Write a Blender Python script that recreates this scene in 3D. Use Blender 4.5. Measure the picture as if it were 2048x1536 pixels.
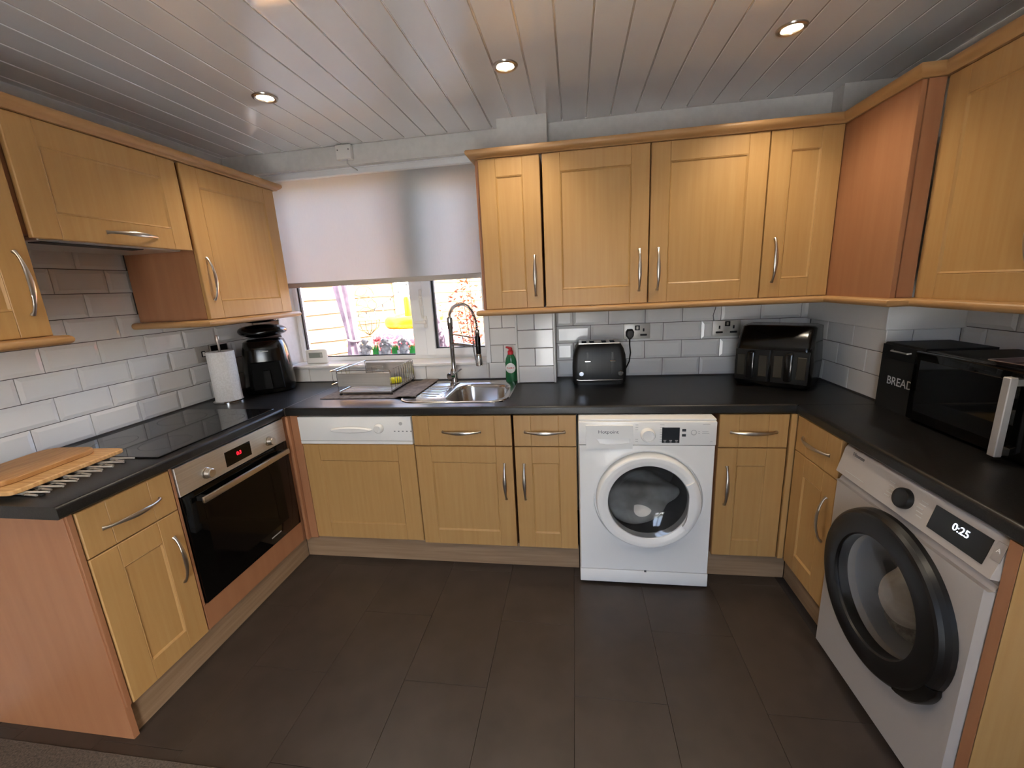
import bpy, bmesh, math, random
from mathutils import Vector, Matrix
random.seed(7)
PI = math.pi
C = bpy.context.scene.collection
for o in list(bpy.data.objects): bpy.data.objects.remove(o)

# ------------------------------------------------------------------ camera
def cam_setup():
    cx, cy, cz = 0.2181, -1.9475, 1.4821
    yaw, pitch, roll, f = 0.1545, -0.2294, -0.0518, 839.3
    F = Vector((-math.sin(yaw)*math.cos(pitch), math.cos(yaw)*math.cos(pitch), math.sin(pitch)))
    R = Vector((math.cos(yaw), math.sin(yaw), 0)); U = R.cross(F)
    c, s = math.cos(roll), math.sin(roll)
    r, u = c*R + s*U, -s*R + c*U
    cam = bpy.data.cameras.new('camera'); o = bpy.data.objects.new('camera', cam); C.objects.link(o)
    cam.sensor_width = 36; cam.lens = f*36/2048; cam.clip_start = .02
    o.matrix_world = Matrix(((r.x, u.x, -F.x, cx), (r.y, u.y, -F.y, cy), (r.z, u.z, -F.z, cz), (0, 0, 0, 1)))
    bpy.context.scene.camera = o
cam_setup()

# ------------------------------------------------------------------ world, sun, exposure
SC = bpy.context.scene
SC.view_settings.view_transform = 'Standard'; SC.view_settings.look = 'None'
SC.view_settings.gamma = 1; SC.view_settings.use_curve_mapping = False
SC.view_settings.exposure = 0.15
SKY_STRENGTH = 3.8
SUN_POWER = 52.0
SPOT_W = 23.0
w = bpy.data.worlds.new('sky'); SC.world = w; w.use_nodes = True
nt = w.node_tree; bg = nt.nodes['Background']
sky = nt.nodes.new('ShaderNodeTexSky'); sky.sky_type = 'NISHITA'; sky.sun_disc = False
sky.sun_elevation = math.radians(48); sky.sun_rotation = math.radians(120); sky.dust_density = 4.0; sky.air_density = .55; sky.ozone_density = .3
nt.links.new(sky.outputs[0], bg.inputs[0]); bg.inputs[1].default_value = SKY_STRENGTH
sl = bpy.data.lights.new('sun_offscreen', 'SUN'); sl.energy = SUN_POWER; sl.angle = .01; sl.color = (1, .97, .92)
so = bpy.data.objects.new('sun_offscreen', sl); C.objects.link(so)
so.rotation_euler = Vector((-.80, .10, -.85)).to_track_quat('-Z', 'Y').to_euler(); so.location = (6, -4, 8)

# ------------------------------------------------------------------ materials
def lin(h):
    v = [int(h[i:i+2], 16)/255 for i in (0, 2, 4)]
    return tuple(x/12.92 if x <= .04045 else ((x+.055)/1.055)**2.4 for x in v) + (1,)
def mat(name, col, rough=.5, metal=0, **k):
    m = bpy.data.materials.new(name); m.use_nodes = True
    b = m.node_tree.nodes['Principled BSDF']
    b.inputs['Base Color'].default_value = lin(col); b.inputs['Roughness'].default_value = rough
    b.inputs['Metallic'].default_value = metal
    if 'coat' in k: b.inputs['Coat Weight'].default_value = k['coat']; b.inputs['Coat Roughness'].default_value = .08
    if 'trans' in k: b.inputs['Transmission Weight'].default_value = k['trans']; b.inputs['IOR'].default_value = k.get('ior', 1.45)
    if 'emit' in k: b.inputs['Emission Color'].default_value = lin(k.get('ecol', col)); b.inputs['Emission Strength'].default_value = k['emit']
    if 'alpha' in k: b.inputs['Alpha'].default_value = k['alpha']
    return m
def nodes(m): return m.node_tree.nodes, m.node_tree.links, m.node_tree.nodes['Principled BSDF']
def noise_col(m, c1, c2, scale=(1, 1, 1), nscale=5, detail=4, lo=.35, hi=.65, bump=0, rnd=0, dist=0, coord='Object'):
    n, l, b = nodes(m)
    tc = n.new('ShaderNodeTexCoord'); mp = n.new('ShaderNodeMapping'); mp.inputs['Scale'].default_value = scale
    l.new(tc.outputs[coord], mp.inputs[0])
    src = mp.outputs[0]
    if rnd:
        oi = n.new('ShaderNodeObjectInfo'); ad = n.new('ShaderNodeVectorMath'); ad.operation = 'ADD'
        sc = n.new('ShaderNodeMath'); sc.operation = 'MULTIPLY'; sc.inputs[1].default_value = 37.0
        l.new(oi.outputs['Random'], sc.inputs[0]); l.new(src, ad.inputs[0]); l.new(sc.outputs[0], ad.inputs[1]); src = ad.outputs[0]
    t = n.new('ShaderNodeTexNoise'); t.inputs['Scale'].default_value = nscale; t.inputs['Detail'].default_value = detail
    t.inputs['Distortion'].default_value = dist
    l.new(src, t.inputs['Vector'])
    r = n.new('ShaderNodeValToRGB'); r.color_ramp.elements[0].position = lo; r.color_ramp.elements[1].position = hi
    r.color_ramp.elements[0].color = lin(c1); r.color_ramp.elements[1].color = lin(c2)
    l.new(t.outputs['Fac'], r.inputs[0])
    out = r.outputs[0]
    if rnd and rnd != 1:
        oi2 = n.new('ShaderNodeObjectInfo'); mr = n.new('ShaderNodeMapRange'); mr.inputs[3].default_value = 1-rnd; mr.inputs[4].default_value = 1+rnd
        l.new(oi2.outputs['Random'], mr.inputs[0])
        hv = n.new('ShaderNodeHueSaturation'); l.new(mr.outputs[0], hv.inputs['Value']); l.new(out, hv.inputs['Color']); out = hv.outputs[0]
    l.new(out, b.inputs['Base Color'])
    if bump:
        bp = n.new('ShaderNodeBump'); bp.inputs['Strength'].default_value = bump; bp.inputs['Distance'].default_value = .002
        l.new(t.outputs['Fac'], bp.inputs['Height']); l.new(bp.outputs[0], b.inputs['Normal'])
    return m
M = {}
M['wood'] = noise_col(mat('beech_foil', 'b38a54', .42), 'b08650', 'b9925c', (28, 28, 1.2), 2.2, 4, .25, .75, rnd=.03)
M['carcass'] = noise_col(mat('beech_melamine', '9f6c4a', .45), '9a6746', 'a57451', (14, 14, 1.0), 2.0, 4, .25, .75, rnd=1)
M['moulding'] = noise_col(mat('beech_moulding', 'b08757', .4), 'a97f4f', 'b78f60', (2, 2, 20), 2, 4, .3, .7)
M['plinth'] = noise_col(mat('plinth_oak', '8f745a', .5), '856a4e', '9b8064', (1.2, 1.2, 22), 2.5, 5, .3, .7)
M['worktop'] = noise_col(mat('worktop_black', '1b1a1a', .36), '0c0b0b', '242220', (1, 1, 1), 240, 3, .45, .8, bump=.12)
M['floor'] = noise_col(mat('floor_vinyl', '352c27', .4), '302822', '3a312b', (1, 1, 1), 9, 5, .3, .7, bump=.02, rnd=.07)
M['floor_base'] = mat('floor_joint', '261f1b', .8)
M['carpet'] = noise_col(mat('carpet', '4a4038', 1), '3a312a', '61564b', (1, 1, 1), 160, 4, .3, .7, bump=1)
M['tile'] = mat('tile_white', 'eceae7', .1)
M['grout'] = mat('grout_grey', '57524f', .8)
M['paint'] = noise_col(mat('wall_paint', 'd9d7d3', .6), 'd5d3cf', 'dcdad6', (1, 1, 1), 30, 3, bump=.03)
M['pvc'] = mat('ceiling_pvc', 'f0f0f0', .09, coat=1)
M['strip'] = mat('ceiling_strip', 'dddbd8', .22, .6)
M['white'] = mat('white_plastic', 'e9e7e3', .3)
M['upvc'] = mat('upvc_white', 'eef0f2', .28)
M['enamel'] = mat('white_enamel', 'eceae5', .22)
M['enamel_grey'] = mat('dryer_enamel', 'aea69f', .26)
M['steel'] = noise_col(mat('brushed_steel', 'd0cdc8', .34, .9), 'c8c5c0', 'd8d5d0', (1, 60, 60), 3, 3, .3, .7)
M['sinksteel'] = mat('sink_steel', 'c4c1bd', .2, 1)
M['chrome'] = mat('chrome', 'cfcfd0', .08, 1)
M['nickel'] = mat('satin_nickel', 'c3bcb2', .28, 1)
M['plate'] = mat('plate_steel', 'c9c4bc', .38, .45)
M['blackglass'] = mat('black_glass', '040404', .04)
M['blackglass'].node_tree.nodes['Principled BSDF'].inputs['Specular IOR Level'].default_value = .25
M['hobglass'] = mat('hob_glass', '0b0b0c', .05)
M['black'] = mat('black_plastic', '111111', .3)
M['blackgloss'] = mat('black_gloss', '0a0a0a', .18)
M['blackmatt'] = mat('black_matt', '161616', .6)
M['rubber'] = mat('gasket', '2b2d30', .6)
M['glass'] = bpy.data.materials.new('window_glass'); M['glass'].use_nodes = True
_n, _l = M['glass'].node_tree.nodes, M['glass'].node_tree.links; _n.remove(_n['Principled BSDF'])
_t, _g, _x, _f = _n.new('ShaderNodeBsdfTransparent'), _n.new('ShaderNodeBsdfGlossy'), _n.new('ShaderNodeMixShader'), _n.new('ShaderNodeFresnel')
_g.inputs['Roughness'].default_value = .01; _f.inputs['IOR'].default_value = 1.3; _t.inputs[0].default_value = (.95, .97, .96, 1)
_l.new(_f.outputs[0], _x.inputs[0]); _l.new(_t.outputs[0], _x.inputs[1]); _l.new(_g.outputs[0], _x.inputs[2]); _l.new(_x.outputs[0], _n['Material Output'].inputs[0])
M['paper'] = noise_col(mat('paper_towel', 'f1efec', .9), 'ebe8e4', 'f6f4f1', (1, 1, 1), 120, 2, bump=.25)
M['bamboo'] = noise_col(mat('bamboo', 'c99a60', .5), 'b98850', 'd8ad74', (3, 30, 3), 3, 4, .3, .7, rnd=1)
M['lens'] = mat('lamp_lens', 'ffffff', .3, emit=22, ecol='ffe9c8')
M['sticker'] = mat('print_grey', '5a5a5c', .6)
M['printpale'] = mat('print_pale', 'b5b3b0', .6)
M['mist'] = mat('print_silver', 'cfcfcf', .4)
M['red_led'] = mat('led_red', 'ff1020', .5, emit=4, ecol='ff1428')
M['white_led'] = mat('led_white', 'eaf2ff', .5, emit=3, ecol='dfeaff')
M['rod'] = mat('rod_metal', 'dcd8d1', .35, .6)
M['lcd'] = mat('lcd_grey', '8f938a', .3)

# ------------------------------------------------------------------ mesh helpers
class G:
    def __init__(s): s.bm = bmesh.new()
    def box(s, x0, x1, y0, y1, z0, z1, bev=0, seg=1, mtx=None):
        r = bmesh.ops.create_cube(s.bm, size=1)['verts']
        for v in r: v.co = Vector(((x0+x1)/2+v.co.x*(x1-x0), (y0+y1)/2+v.co.y*(y1-y0), (z0+z1)/2+v.co.z*(z1-z0)))
        if bev:
            es = list({e for v in r for e in v.link_edges})
            q = bmesh.ops.bevel(s.bm, geom=es, offset=bev, segments=seg, affect='EDGES', profile=.5)
            r = list({v for f in q['faces'] for v in f.verts} | {v for v in r if v.is_valid})
        if mtx: bmesh.ops.transform(s.bm, matrix=mtx, verts=r)
        return s
    def loft(s, loops, cap0=True, cap1=True, closed=False):
        vs = [[s.bm.verts.new(p) for p in L] for L in loops]; n = len(vs[0])
        rng = len(vs) if closed else len(vs)-1
        for i in range(rng):
            a, b = vs[i], vs[(i+1) % len(vs)]
            for j in range(n):
                try: s.bm.faces.new((a[j], a[(j+1) % n], b[(j+1) % n], b[j]))
                except ValueError: pass
        if not closed:
            if cap0 and n > 2: s.bm.faces.new(vs[0][::-1])
            if cap1 and n > 2: s.bm.faces.new(vs[-1])
        return s
    def cyl(s, p0, p1, r0, r1=None, seg=20):
        p0, p1 = Vector(p0), Vector(p1); r1 = r0 if r1 is None else r1
        q = (p1-p0).to_track_quat('Z', 'Y'); L = []
        for p, r in ((p0, r0), (p1, r1)):
            L.append([p + q @ Vector((r*math.cos(2*PI*i/seg), r*math.sin(2*PI*i/seg), 0)) for i in range(seg)])
        return s.loft(L)
    def lathe(s, prof, seg=32, org=(0, 0, 0), quat=None, cap=True):
        o = Vector(org); L = []
        for r, z in prof:
            L.append([o + ((quat @ Vector((r*math.cos(2*PI*i/seg), r*math.sin(2*PI*i/seg), z))) if quat else Vector((r*math.cos(2*PI*i/seg), r*math.sin(2*PI*i/seg), z))) for i in range(seg)])
        return s.loft(L, cap, cap)
    def tube(s, pts, r, seg=8, closed=False, ry=None, up=None):
        P = [Vector(p) for p in pts]; n = len(P); L = []
        ref = None
        for i in range(n):
            if closed: d = P[(i+1) % n]-P[i-1]
            else: d = P[min(i+1, n-1)]-P[max(i-1, 0)]
            d.normalize()
            if up is not None: a = Vector(up)
            elif ref is None: a = Vector((0, 0, 1)) if abs(d.z) < .9 else Vector((1, 0, 0))
            else: a = ref
            u = (a - d*a.dot(d)).normalized(); ref = u; v = d.cross(u)
            ri = r[i] if isinstance(r, (list, tuple)) else r
            rj = ri if ry is None else (ry[i] if isinstance(ry, (list, tuple)) else ry)
            L.append([P[i] + u*rj*math.cos(2*PI*k/seg) + v*ri*math.sin(2*PI*k/seg) for k in range(seg)])
        return s.loft(L, closed=closed)
    def prism(s, poly, axis, a0, a1):
        def P(p, a): return {'x': (a, p[0], p[1]), 'y': (p[0], a, p[1]), 'z': (p[0], p[1], a)}[axis]
        return s.loft([[Vector(P(p, a0)) for p in poly], [Vector(P(p, a1)) for p in poly]])
    def mesh(s, name, ang=35):
        bm = s.bm
        bmesh.ops.recalc_face_normals(bm, faces=bm.faces[:])
        lim = math.radians(ang)
        for f in bm.faces: f.smooth = True
        for e in bm.edges:
            e.smooth = not (len(e.link_faces) == 2 and e.calc_face_angle(0) > lim)
        me = bpy.data.meshes.new(name); bm.to_mesh(me); bm.free(); return me
    def ob(s, name, m, parent=None, loc=None, rz=None, ang=35, label=None):
        return link(name, s.mesh(name, ang), m, parent, loc, rz, label)
def link(name, me, m, parent=None, loc=None, rz=None, label=None):
    o = bpy.data.objects.new(name, me); C.objects.link(o)
    if m is not None and not me.materials: me.materials.append(M[m] if isinstance(m, str) else m)
    if parent: o.parent = parent
    if loc is not None: o.location = loc
    if rz is not None: o.rotation_euler = (0, 0, rz)
    if label: o['label'] = label
    return o
def tag(o, label, cat, group=None, kind=None):
    o['label'] = label; o['category'] = cat
    if group: o['group'] = group
    if kind: o['kind'] = kind
    return o
def thing(name, label, cat, loc=(0, 0, 0), rz=0, group=None):
    o = bpy.data.objects.new(name, None); C.objects.link(o); o.empty_display_size = .05
    o.location = loc; o.rotation_euler = (0, 0, rz)
    return tag(o, label, cat, group)
def struct(o, label, cat): return tag(o, label, cat, kind='structure')
def text(name, s, size, loc, m, parent, rot=(PI/2, 0, 0), ext=.0004, align='CENTER', sx=1):
    cu = bpy.data.curves.new(name, 'FONT'); cu.body = s; cu.size = size; cu.align_x = align; cu.align_y = 'CENTER'; cu.extrude = ext; cu.resolution_u = 3
    t = bpy.data.objects.new(name, cu); C.objects.link(t)
    me = bpy.data.meshes.new_from_object(t.evaluated_get(bpy.context.evaluated_depsgraph_get()))
    bpy.data.objects.remove(t); me.materials.clear()
    o = link(name, me, m, parent, loc); o.rotation_euler = rot; o.scale = (sx, 1, 1)
    return o
def rrect(cx, cy, w, h, r, n=6, z=0):
    pts = []
    for (sx, sy, a0) in ((1, 1, 0), (-1, 1, PI/2), (-1, -1, PI), (1, -1, 1.5*PI)):
        for i in range(n+1):
            a = a0 + PI/2*i/n
            pts.append(Vector((cx+sx*(w/2-r)+r*math.cos(a), cy+sy*(h/2-r)+r*math.sin(a), z)))
    return pts
def mould(path, prof):
    """mitred moulding; prof = [(outward, z)]; outward is the right hand of the path"""
    P = [Vector((p[0], p[1])) for p in path]; n = len(P); N = []
    for i in range(n-1):
        d = (P[i+1]-P[i]).normalized(); N.append(Vector((d.y, -d.x)))
    L = []
    for i in range(n):
        if i == 0: m = N[0]
        elif i == n-1: m = N[-1]
        else:
            m = N[i-1]+N[i]; m = m/ (m.dot(N[i]))
        L.append([Vector((P[i].x+m.x*o, P[i].y+m.y*o, z)) for o, z in prof])
    return L
# ------------------------------------------------------------------ the room
XL, XR, WL, WB, WR, ZC, YR = -1.321, 1.192, -1.93, .62, 1.79, 2.34, -3.4
WX0, WX1, WZ0, WZ1 = -1.73, -.335, 1.02, 2.232
fl = struct(G().box(WL-.1, WR+.1, YR-.1, WB+.28, -.12, -.004).ob('floor', 'floor_base'), 'dark vinyl floor of the kitchen', 'floor')
cache = {}
def plank(w, d):
    k = ('fl', round(w, 3), round(d, 3))
    if k not in cache: cache[k] = G().box(-w/2, w/2, -d/2, d/2, -.004, 0, .0006).mesh('floor_tile')
    return cache[k]
for i in range(-5, 5):
    x0, x1 = max(-.465+.33*i, WL+.02), min(-.465+.33*(i+1), WR-.02)
    if x1 - x0 < .05: continue
    y = -.363-.66*4 + (.33 if i % 2 == 0 else 0)
    while y < .6:
        y0, y1 = max(y, -1.056), min(y+.66, .6)
        if y1-y0 > .03:
            link('floor_tile', plank(x1-x0-.0008, y1-y0-.0008), 'floor', fl, ((x0+x1)/2, (y0+y1)/2, 0))
        y += .66
struct(G().box(WL, WR, YR, -1.058, -.004, .006, .003).ob('floor_carpet', 'carpet'), 'brown grey carpet beginning where the dark vinyl ends', 'carpet')

ce = struct(G().box(WL-.1, WR+.1, YR-.1, WB+.28, ZC+.009, ZC+.12).ob('ceiling', 'paint'), 'ceiling clad in glossy white boards', 'ceiling')
g0, gp = .168, .1283
bm_ = {}
k0 = math.floor((WL-g0)/gp)
for k in range(k0, 14):
    a, b = max(g0+gp*k+.0035, WL+.003), min(g0+gp*(k+1)-.0035, WR-.003)
    if b-a < .01: continue
    kk = round(b-a, 4)
    if kk not in bm_: bm_[kk] = G().box(-kk/2, kk/2, YR, WB, 0, .009, .0015).mesh('ceiling_board')
    link('ceiling_board', bm_[kk], 'pvc', ce, ((a+b)/2, 0, ZC))
    if g0+gp*(k+1) < WR-.02:
        if 's' not in bm_: bm_['s'] = G().box(-.0045, .0045, YR, WB-.012, .0035, .008).mesh('groove_strip')
        link('groove_strip', bm_['s'], 'strip', ce, (g0+gp*(k+1), 0, ZC))

wl = struct(G().box(WL-.1, WL-.004, YR, WB+.28, 0, ZC).ob('wall_left', 'paint'), 'white wall behind the hob, tiled above the worktop', 'wall')
g = G()
for a in ((WL, WX0, 0, ZC), (WX1, WR, 0, ZC), (WX0, WX1, 0, WZ0-.02), (WX0, WX1, WZ1, ZC)):
    g.box(a[0], a[1], WB+.004, WB+.28, a[2], a[3])
wb = struct(g.ob('wall_back', 'paint'), 'white wall with the window in it, tiled above the worktop', 'wall')
wr = struct(G().box(WR, WR+.1, YR, WB+.28, 0, ZC).ob('wall_right', 'paint'), 'white wall behind the microwave', 'wall')
wp = struct(G().box(-.125, .105, .491, WB+.004, 0, 1.9).ob('wall_pier', 'paint'), 'narrow tiled pier beside the window', 'wall')
G().box(-.173, .09, .487, WB+.004, 1.9, ZC).ob('boxing', 'paint', wp)
wq = struct(G().box(1.522, WR, .03, WB+.004, 0, 1.95).ob('wall_pillar', 'paint'), 'tiled square pillar in the corner beside the bread bin', 'wall')
G().box(1.497, WR, .004, WB, 1.224, 1.335, .002).ob('boxing', 'white', wq)
G().box(1.508, WR, .53, WB+.004, 1.95, ZC).ob('boxing', 'paint', wq)
# rear wall with a glazed door that lets daylight in from behind
DX0, DX1, DZ = -.4, .5, 2.05
g = G()
for a in ((WL-.1, DX0, 0, ZC), (DX1, WR+.1, 0, ZC), (DX0, DX1, DZ, ZC)): g.box(a[0], a[1], YR-.1, YR, a[2], a[3])
struct(g.ob('wall_rear', 'paint'), 'white wall opposite the sink with a glazed door in it', 'wall')
d1 = G()
for a in ((DX0, DX0+.07, 0, DZ), (DX1-.07, DX1, 0, DZ), (.02, .08, 0, DZ), (DX0, DX1, DZ-.07, DZ), (DX0, DX1, 0, .08)): d1.box(a[0], a[1], YR-.08, YR-.02, a[2], a[3])
d1 = struct(d1.ob('door_1', 'upvc'), 'white framed glazed double door', 'door')
for a, b in ((DX0+.07, .02), (.08, DX1-.07)): G().box(a, b, YR-.055, YR-.045, .08, DZ-.07).ob('pane', 'glass', d1)

# ---- tiles
def tile(w, h, inset):
    k = ('t', round(w, 4), round(h, 4), inset)
    if k not in cache:
        i = min(inset, w*.3, h*.3); L = []
        for (ins, y) in ((0, 0), (0, -.004), (i, -.004-.0045*min(1, i/.006))):
            L.append([Vector((sx*(w/2-ins), y, sz*(h/2-ins))) for sx, sz in ((-1, -1), (1, -1), (1, 1), (-1, 1))])
        cache[k] = G().loft(L).mesh('tile', 5)
    return cache[k]
def tiles(parent, axis, fixed, rz, s0, s1, rows, pitch, even, odd, inset=.0155, gap=.003, nmax=999):
    """rows: list of (row_index, z0, z1)"""
    for r, z0, z1 in rows:
        ph = even if r % 2 == 0 else odd
        k = math.floor((s0-ph)/pitch)
        while ph+pitch*k < s1:
            a, b = max(s0, ph+pitch*k+gap/2), min(s1, ph+pitch*(k+1)-gap/2)
            if b-a > .006:
                loc = ((a+b)/2, fixed, (z0+z1)/2) if axis == 'x' else (fixed, (a+b)/2, (z0+z1)/2)
                link('tile', tile(b-a, z1-z0-gap, inset), 'tile', parent, loc, rz)
            k += 1
ZR = [.9165+.1045*i for i in range(9)]
def rows(a, b): return [(i, max(ZR[i], .914), ZR[i+1]) for i in range(a, b)]
# left wall
G().box(WL-.0045, WL-.003, -1.0, WB, .905, ZR[8]).ob('grout', 'grout', wl)
tiles(wl, 'y', WL-.003, PI/2, -1.0, WB-.006, rows(0, 5), .2145, -.014, .090)
tiles(wl, 'y', WL-.003, PI/2, -.80, -.12, rows(5, 8), .2145, -.014, .090)
# back wall
def bed(a, b, c, d): G().box(a, b, WB+.0025, WB+.0045, c, d).ob('grout', 'grout', wb)
bed(WL, WX0, .905, 1.5); bed(WX0, WX1, .905, WZ0-.02); bed(WX1, -.12, .905, ZR[5]); bed(.1, 1.53, .905, ZR[5])
tiles(wb, 'x', WB+.003, 0, WL+.006, WX0, rows(0, 5), .207, -1.57, -1.67, .0025)
tiles(wb, 'x', WB+.003, 0, WX0, WX1, [(0, .914, 1.008)], .207, -.327, -.43, .0025)
tiles(wb, 'x', WB+.003, 0, WX1, -.125, [(0, .914, 1.016)], .207, -.322, -.225, .0025)
tiles(wb, 'x', WB+.003, 0, WX1+.03, -.125, [(1, 1.016, 1.127), (2, 1.127, 1.232), (3, 1.232, 1.338), (4, 1.338, 1.44)], .207, -.322, -.225, .0025)
G().box(WX1, WX1+.028, WB-.004, WB+.006, 1.016, 1.44, .002).ob('edge_strip', 'upvc', wb)
tiles(wb, 'x', WB+.003, 0, .107, 1.515, rows(0, 5), .2095, .731, .627)
# pier
G().box(-.124, .104, .489, .4915, .905, ZR[5]).ob('grout', 'grout', wp)
tiles(wp, 'x', .4895, 0, -.113, .093, [(0, .914, 1.014), (2, 1.121, 1.228)], .21, -.115, -.115, .0025)
tiles(wp, 'x', .4895, 0, -.113, .093, [(1, 1.014, 1.121), (3, 1.228, 1.335), (5, 1.335, 1.44)], .21, -.014, -.014, .0025)
for a in (-.126, .094): G().box(a, a+.012, .4795, .4915, .914, 1.44, .002).ob('edge_strip', 'white', wp)
# pillar
G().box(1.519, 1.5225, .03, WB, .905, 1.23).ob('grout', 'grout', wq)
G().box(1.52, WR, .0275, .031, .905, 1.23).ob('grout', 'grout', wq)
tiles(wq, 'y', 1.5205, -PI/2, .02, WB-.01, [(i, a, min(b, 1.223)) for i, a, b in rows(0, 3)], .21, .235, .13, .0025)
tiles(wq, 'x', .0285, 0, 1.514, WR-.004, [(i, a, min(b, 1.223)) for i, a, b in rows(0, 3)], .21, 1.615, 1.51, .0025)
# right wall
G().box(WR-.0015, WR+.001, -1.0, .02, .905, ZR[5]).ob('grout', 'grout', wr)
tiles(wr, 'y', WR-.001, -PI/2, -1.0, .018, rows(0, 5), .21, -.09, .015)

# ---- window
sill = G().box(WX0, WX1, WB-.012, .815, WZ0-.014, WZ0+.004, .003).ob('trim_1', 'tile')
struct(sill, 'white glossy window sill', 'window sill')
struct(G().box(WX0-.05, WX1+.05, .87, 1.02, .985, 1.03, .004).ob('trim_2', 'upvc'), 'white outer window ledge', 'window ledge')
wn = G()
yf0, yf1 = .805, .875
zb_, zt_ = WZ0+.004, WZ1-.012
wn.box(WX0, WX1, yf0, yf1, zb_, zb_+.026, .002).box(WX0, WX1, yf0, yf1, zt_-.05, zt_, .002)
for a, b in ((WX0, WX0+.028), (-.876, -.785), (WX1-.02, WX1)): wn.box(a, b, yf0+.0006, yf1-.0006, zb_+.024, zt_-.048)
wn = struct(wn.ob('window_1', 'upvc'), 'white plastic framed window over the sink', 'window')
px0, px1, pz0, pz1 = WX0+.028, -.876, zb_+.026, zt_-.05
gq = G()
for a in ((px0, px0+.011, pz0, pz1), (px1-.007, px1, pz0, pz1), (px0, px1, pz0, pz0+.006), (px0, px1, pz1-.006, pz1)): gq.box(a[0], a[1], .822, .842, a[2], a[3])
gq.ob('gasket', 'rubber', wn)
G().box(px0+.004, px1-.004, .830, .836, pz0+.003, pz1-.003).ob('pane', 'glass', wn)
sx0, sx1, sz0, sz1 = -.785, WX1-.02, zb_+.022, zt_-.045
sa = G()
for a in ((sx0, sx0+.062, sz0, sz1), (sx1-.024, sx1, sz0, sz1)): sa.box(a[0], a[1], .792, .86, a[2], a[3], .003)
for a in ((sx0+.06, sx1-.022, sz0, sz0+.045), (sx0+.06, sx1-.022, sz1-.05, sz1)): sa.box(a[0], a[1], .7926, .8594, a[2], a[3])
sa = sa.ob('sash', 'upvc', wn)
gq = G()
qx0, qx1, qz0, qz1 = sx0+.062, sx1-.024, sz0+.045, sz1-.05
for a in ((qx0, qx0+.016, qz0, qz1), (qx1-.004, qx1, qz0, qz1), (qx0, qx1, qz0, qz0+.006), (qx0, qx1, qz1-.006, qz1)): gq.box(a[0], a[1], .812, .838, a[2], a[3])
gq.ob('gasket', 'rubber', sa)
G().box(qx0+.003, qx1-.002, .824, .83, qz0+.003, qz1-.003).ob('pane', 'glass', sa)
h = G().box(-.788, -.762, .784, .793, 1.235, 1.315, .004, 2).box(-.783, -.767, .762, .786, 1.262, 1.288, .004, 2).box(-.845, -.765, .757, .772, 1.266, 1.284, .005, 2)
h.ob('handle', 'white', wn)
h = G().box(-.806, -.786, .79, .8, 1.38, 1.49, .003).cyl((-.796, .79, 1.44), (-.796, .776, 1.44), .009).tube([(-.806, .786, 1.42), (-.80, .784, 1.35), (-.795, .785, 1.30)], .004).tube([(-.790, .786, 1.42), (-.786, .784, 1.35), (-.785, .785, 1.30)], .004)
h.ob('stay', 'white', wn)
# roller blind
bl = thing('roller_blind', 'pale fabric roller blind drawn halfway down the window', 'blind', (0, .70, 1.54))
cl = G(); n = 40; L0 = []
cl.box(-1.705, -.352, -.0006, .0006, .03, .655)
mfab = bpy.data.materials.new('blind_fabric'); mfab.use_nodes = True
nn, ll = mfab.node_tree.nodes, mfab.node_tree.links; nn.remove(nn['Principled BSDF'])
df, tr, mx = nn.new('ShaderNodeBsdfDiffuse'), nn.new('ShaderNodeBsdfTranslucent'), nn.new('ShaderNodeMixShader')
tcx = nn.new('ShaderNodeTexCoord'); wv = nn.new('ShaderNodeTexNoise'); wv.inputs['Scale'].default_value = 220
mpp = nn.new('ShaderNodeMapping'); mpp.inputs['Scale'].default_value = (1, 1, .12); ll.new(tcx.outputs['Object'], mpp.inputs[0]); ll.new(mpp.outputs[0], wv.inputs[0])
cr = nn.new('ShaderNodeValToRGB'); cr.color_ramp.elements[0].color = lin('c4c2be'); cr.color_ramp.elements[1].color = lin('d2d0cc'); ll.new(wv.outputs[0], cr.inputs[0])
ll.new(cr.outputs[0], df.inputs[0]); tr.inputs[0].default_value = lin('d8d8d6'); mx.inputs[0].default_value = .55
ll.new(df.outputs[0], mx.inputs[1]); ll.new(tr.outputs[0], mx.inputs[2]); ll.new(mx.outputs[0], nn['Material Output'].inputs[0])
cl.ob('fabric', mfab, bl)
G().box(-1.706, -.351, -.006, .006, 0, .032, .004, 2).ob('bottom_bar', M['lcd'] if False else mat('blind_bar', 'b3aca6', .5), bl)
G().cyl((-1.712, .018, .672), (-.345, .018, .672), .017).ob('roller', 'white', bl)
G().box(-1.72, -.34, -.03, -.02, .655, .692, .003).box(-1.72, -.34, -.04, .03, .684, .692, .003).ob('head_rail', 'upvc', bl)
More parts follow.
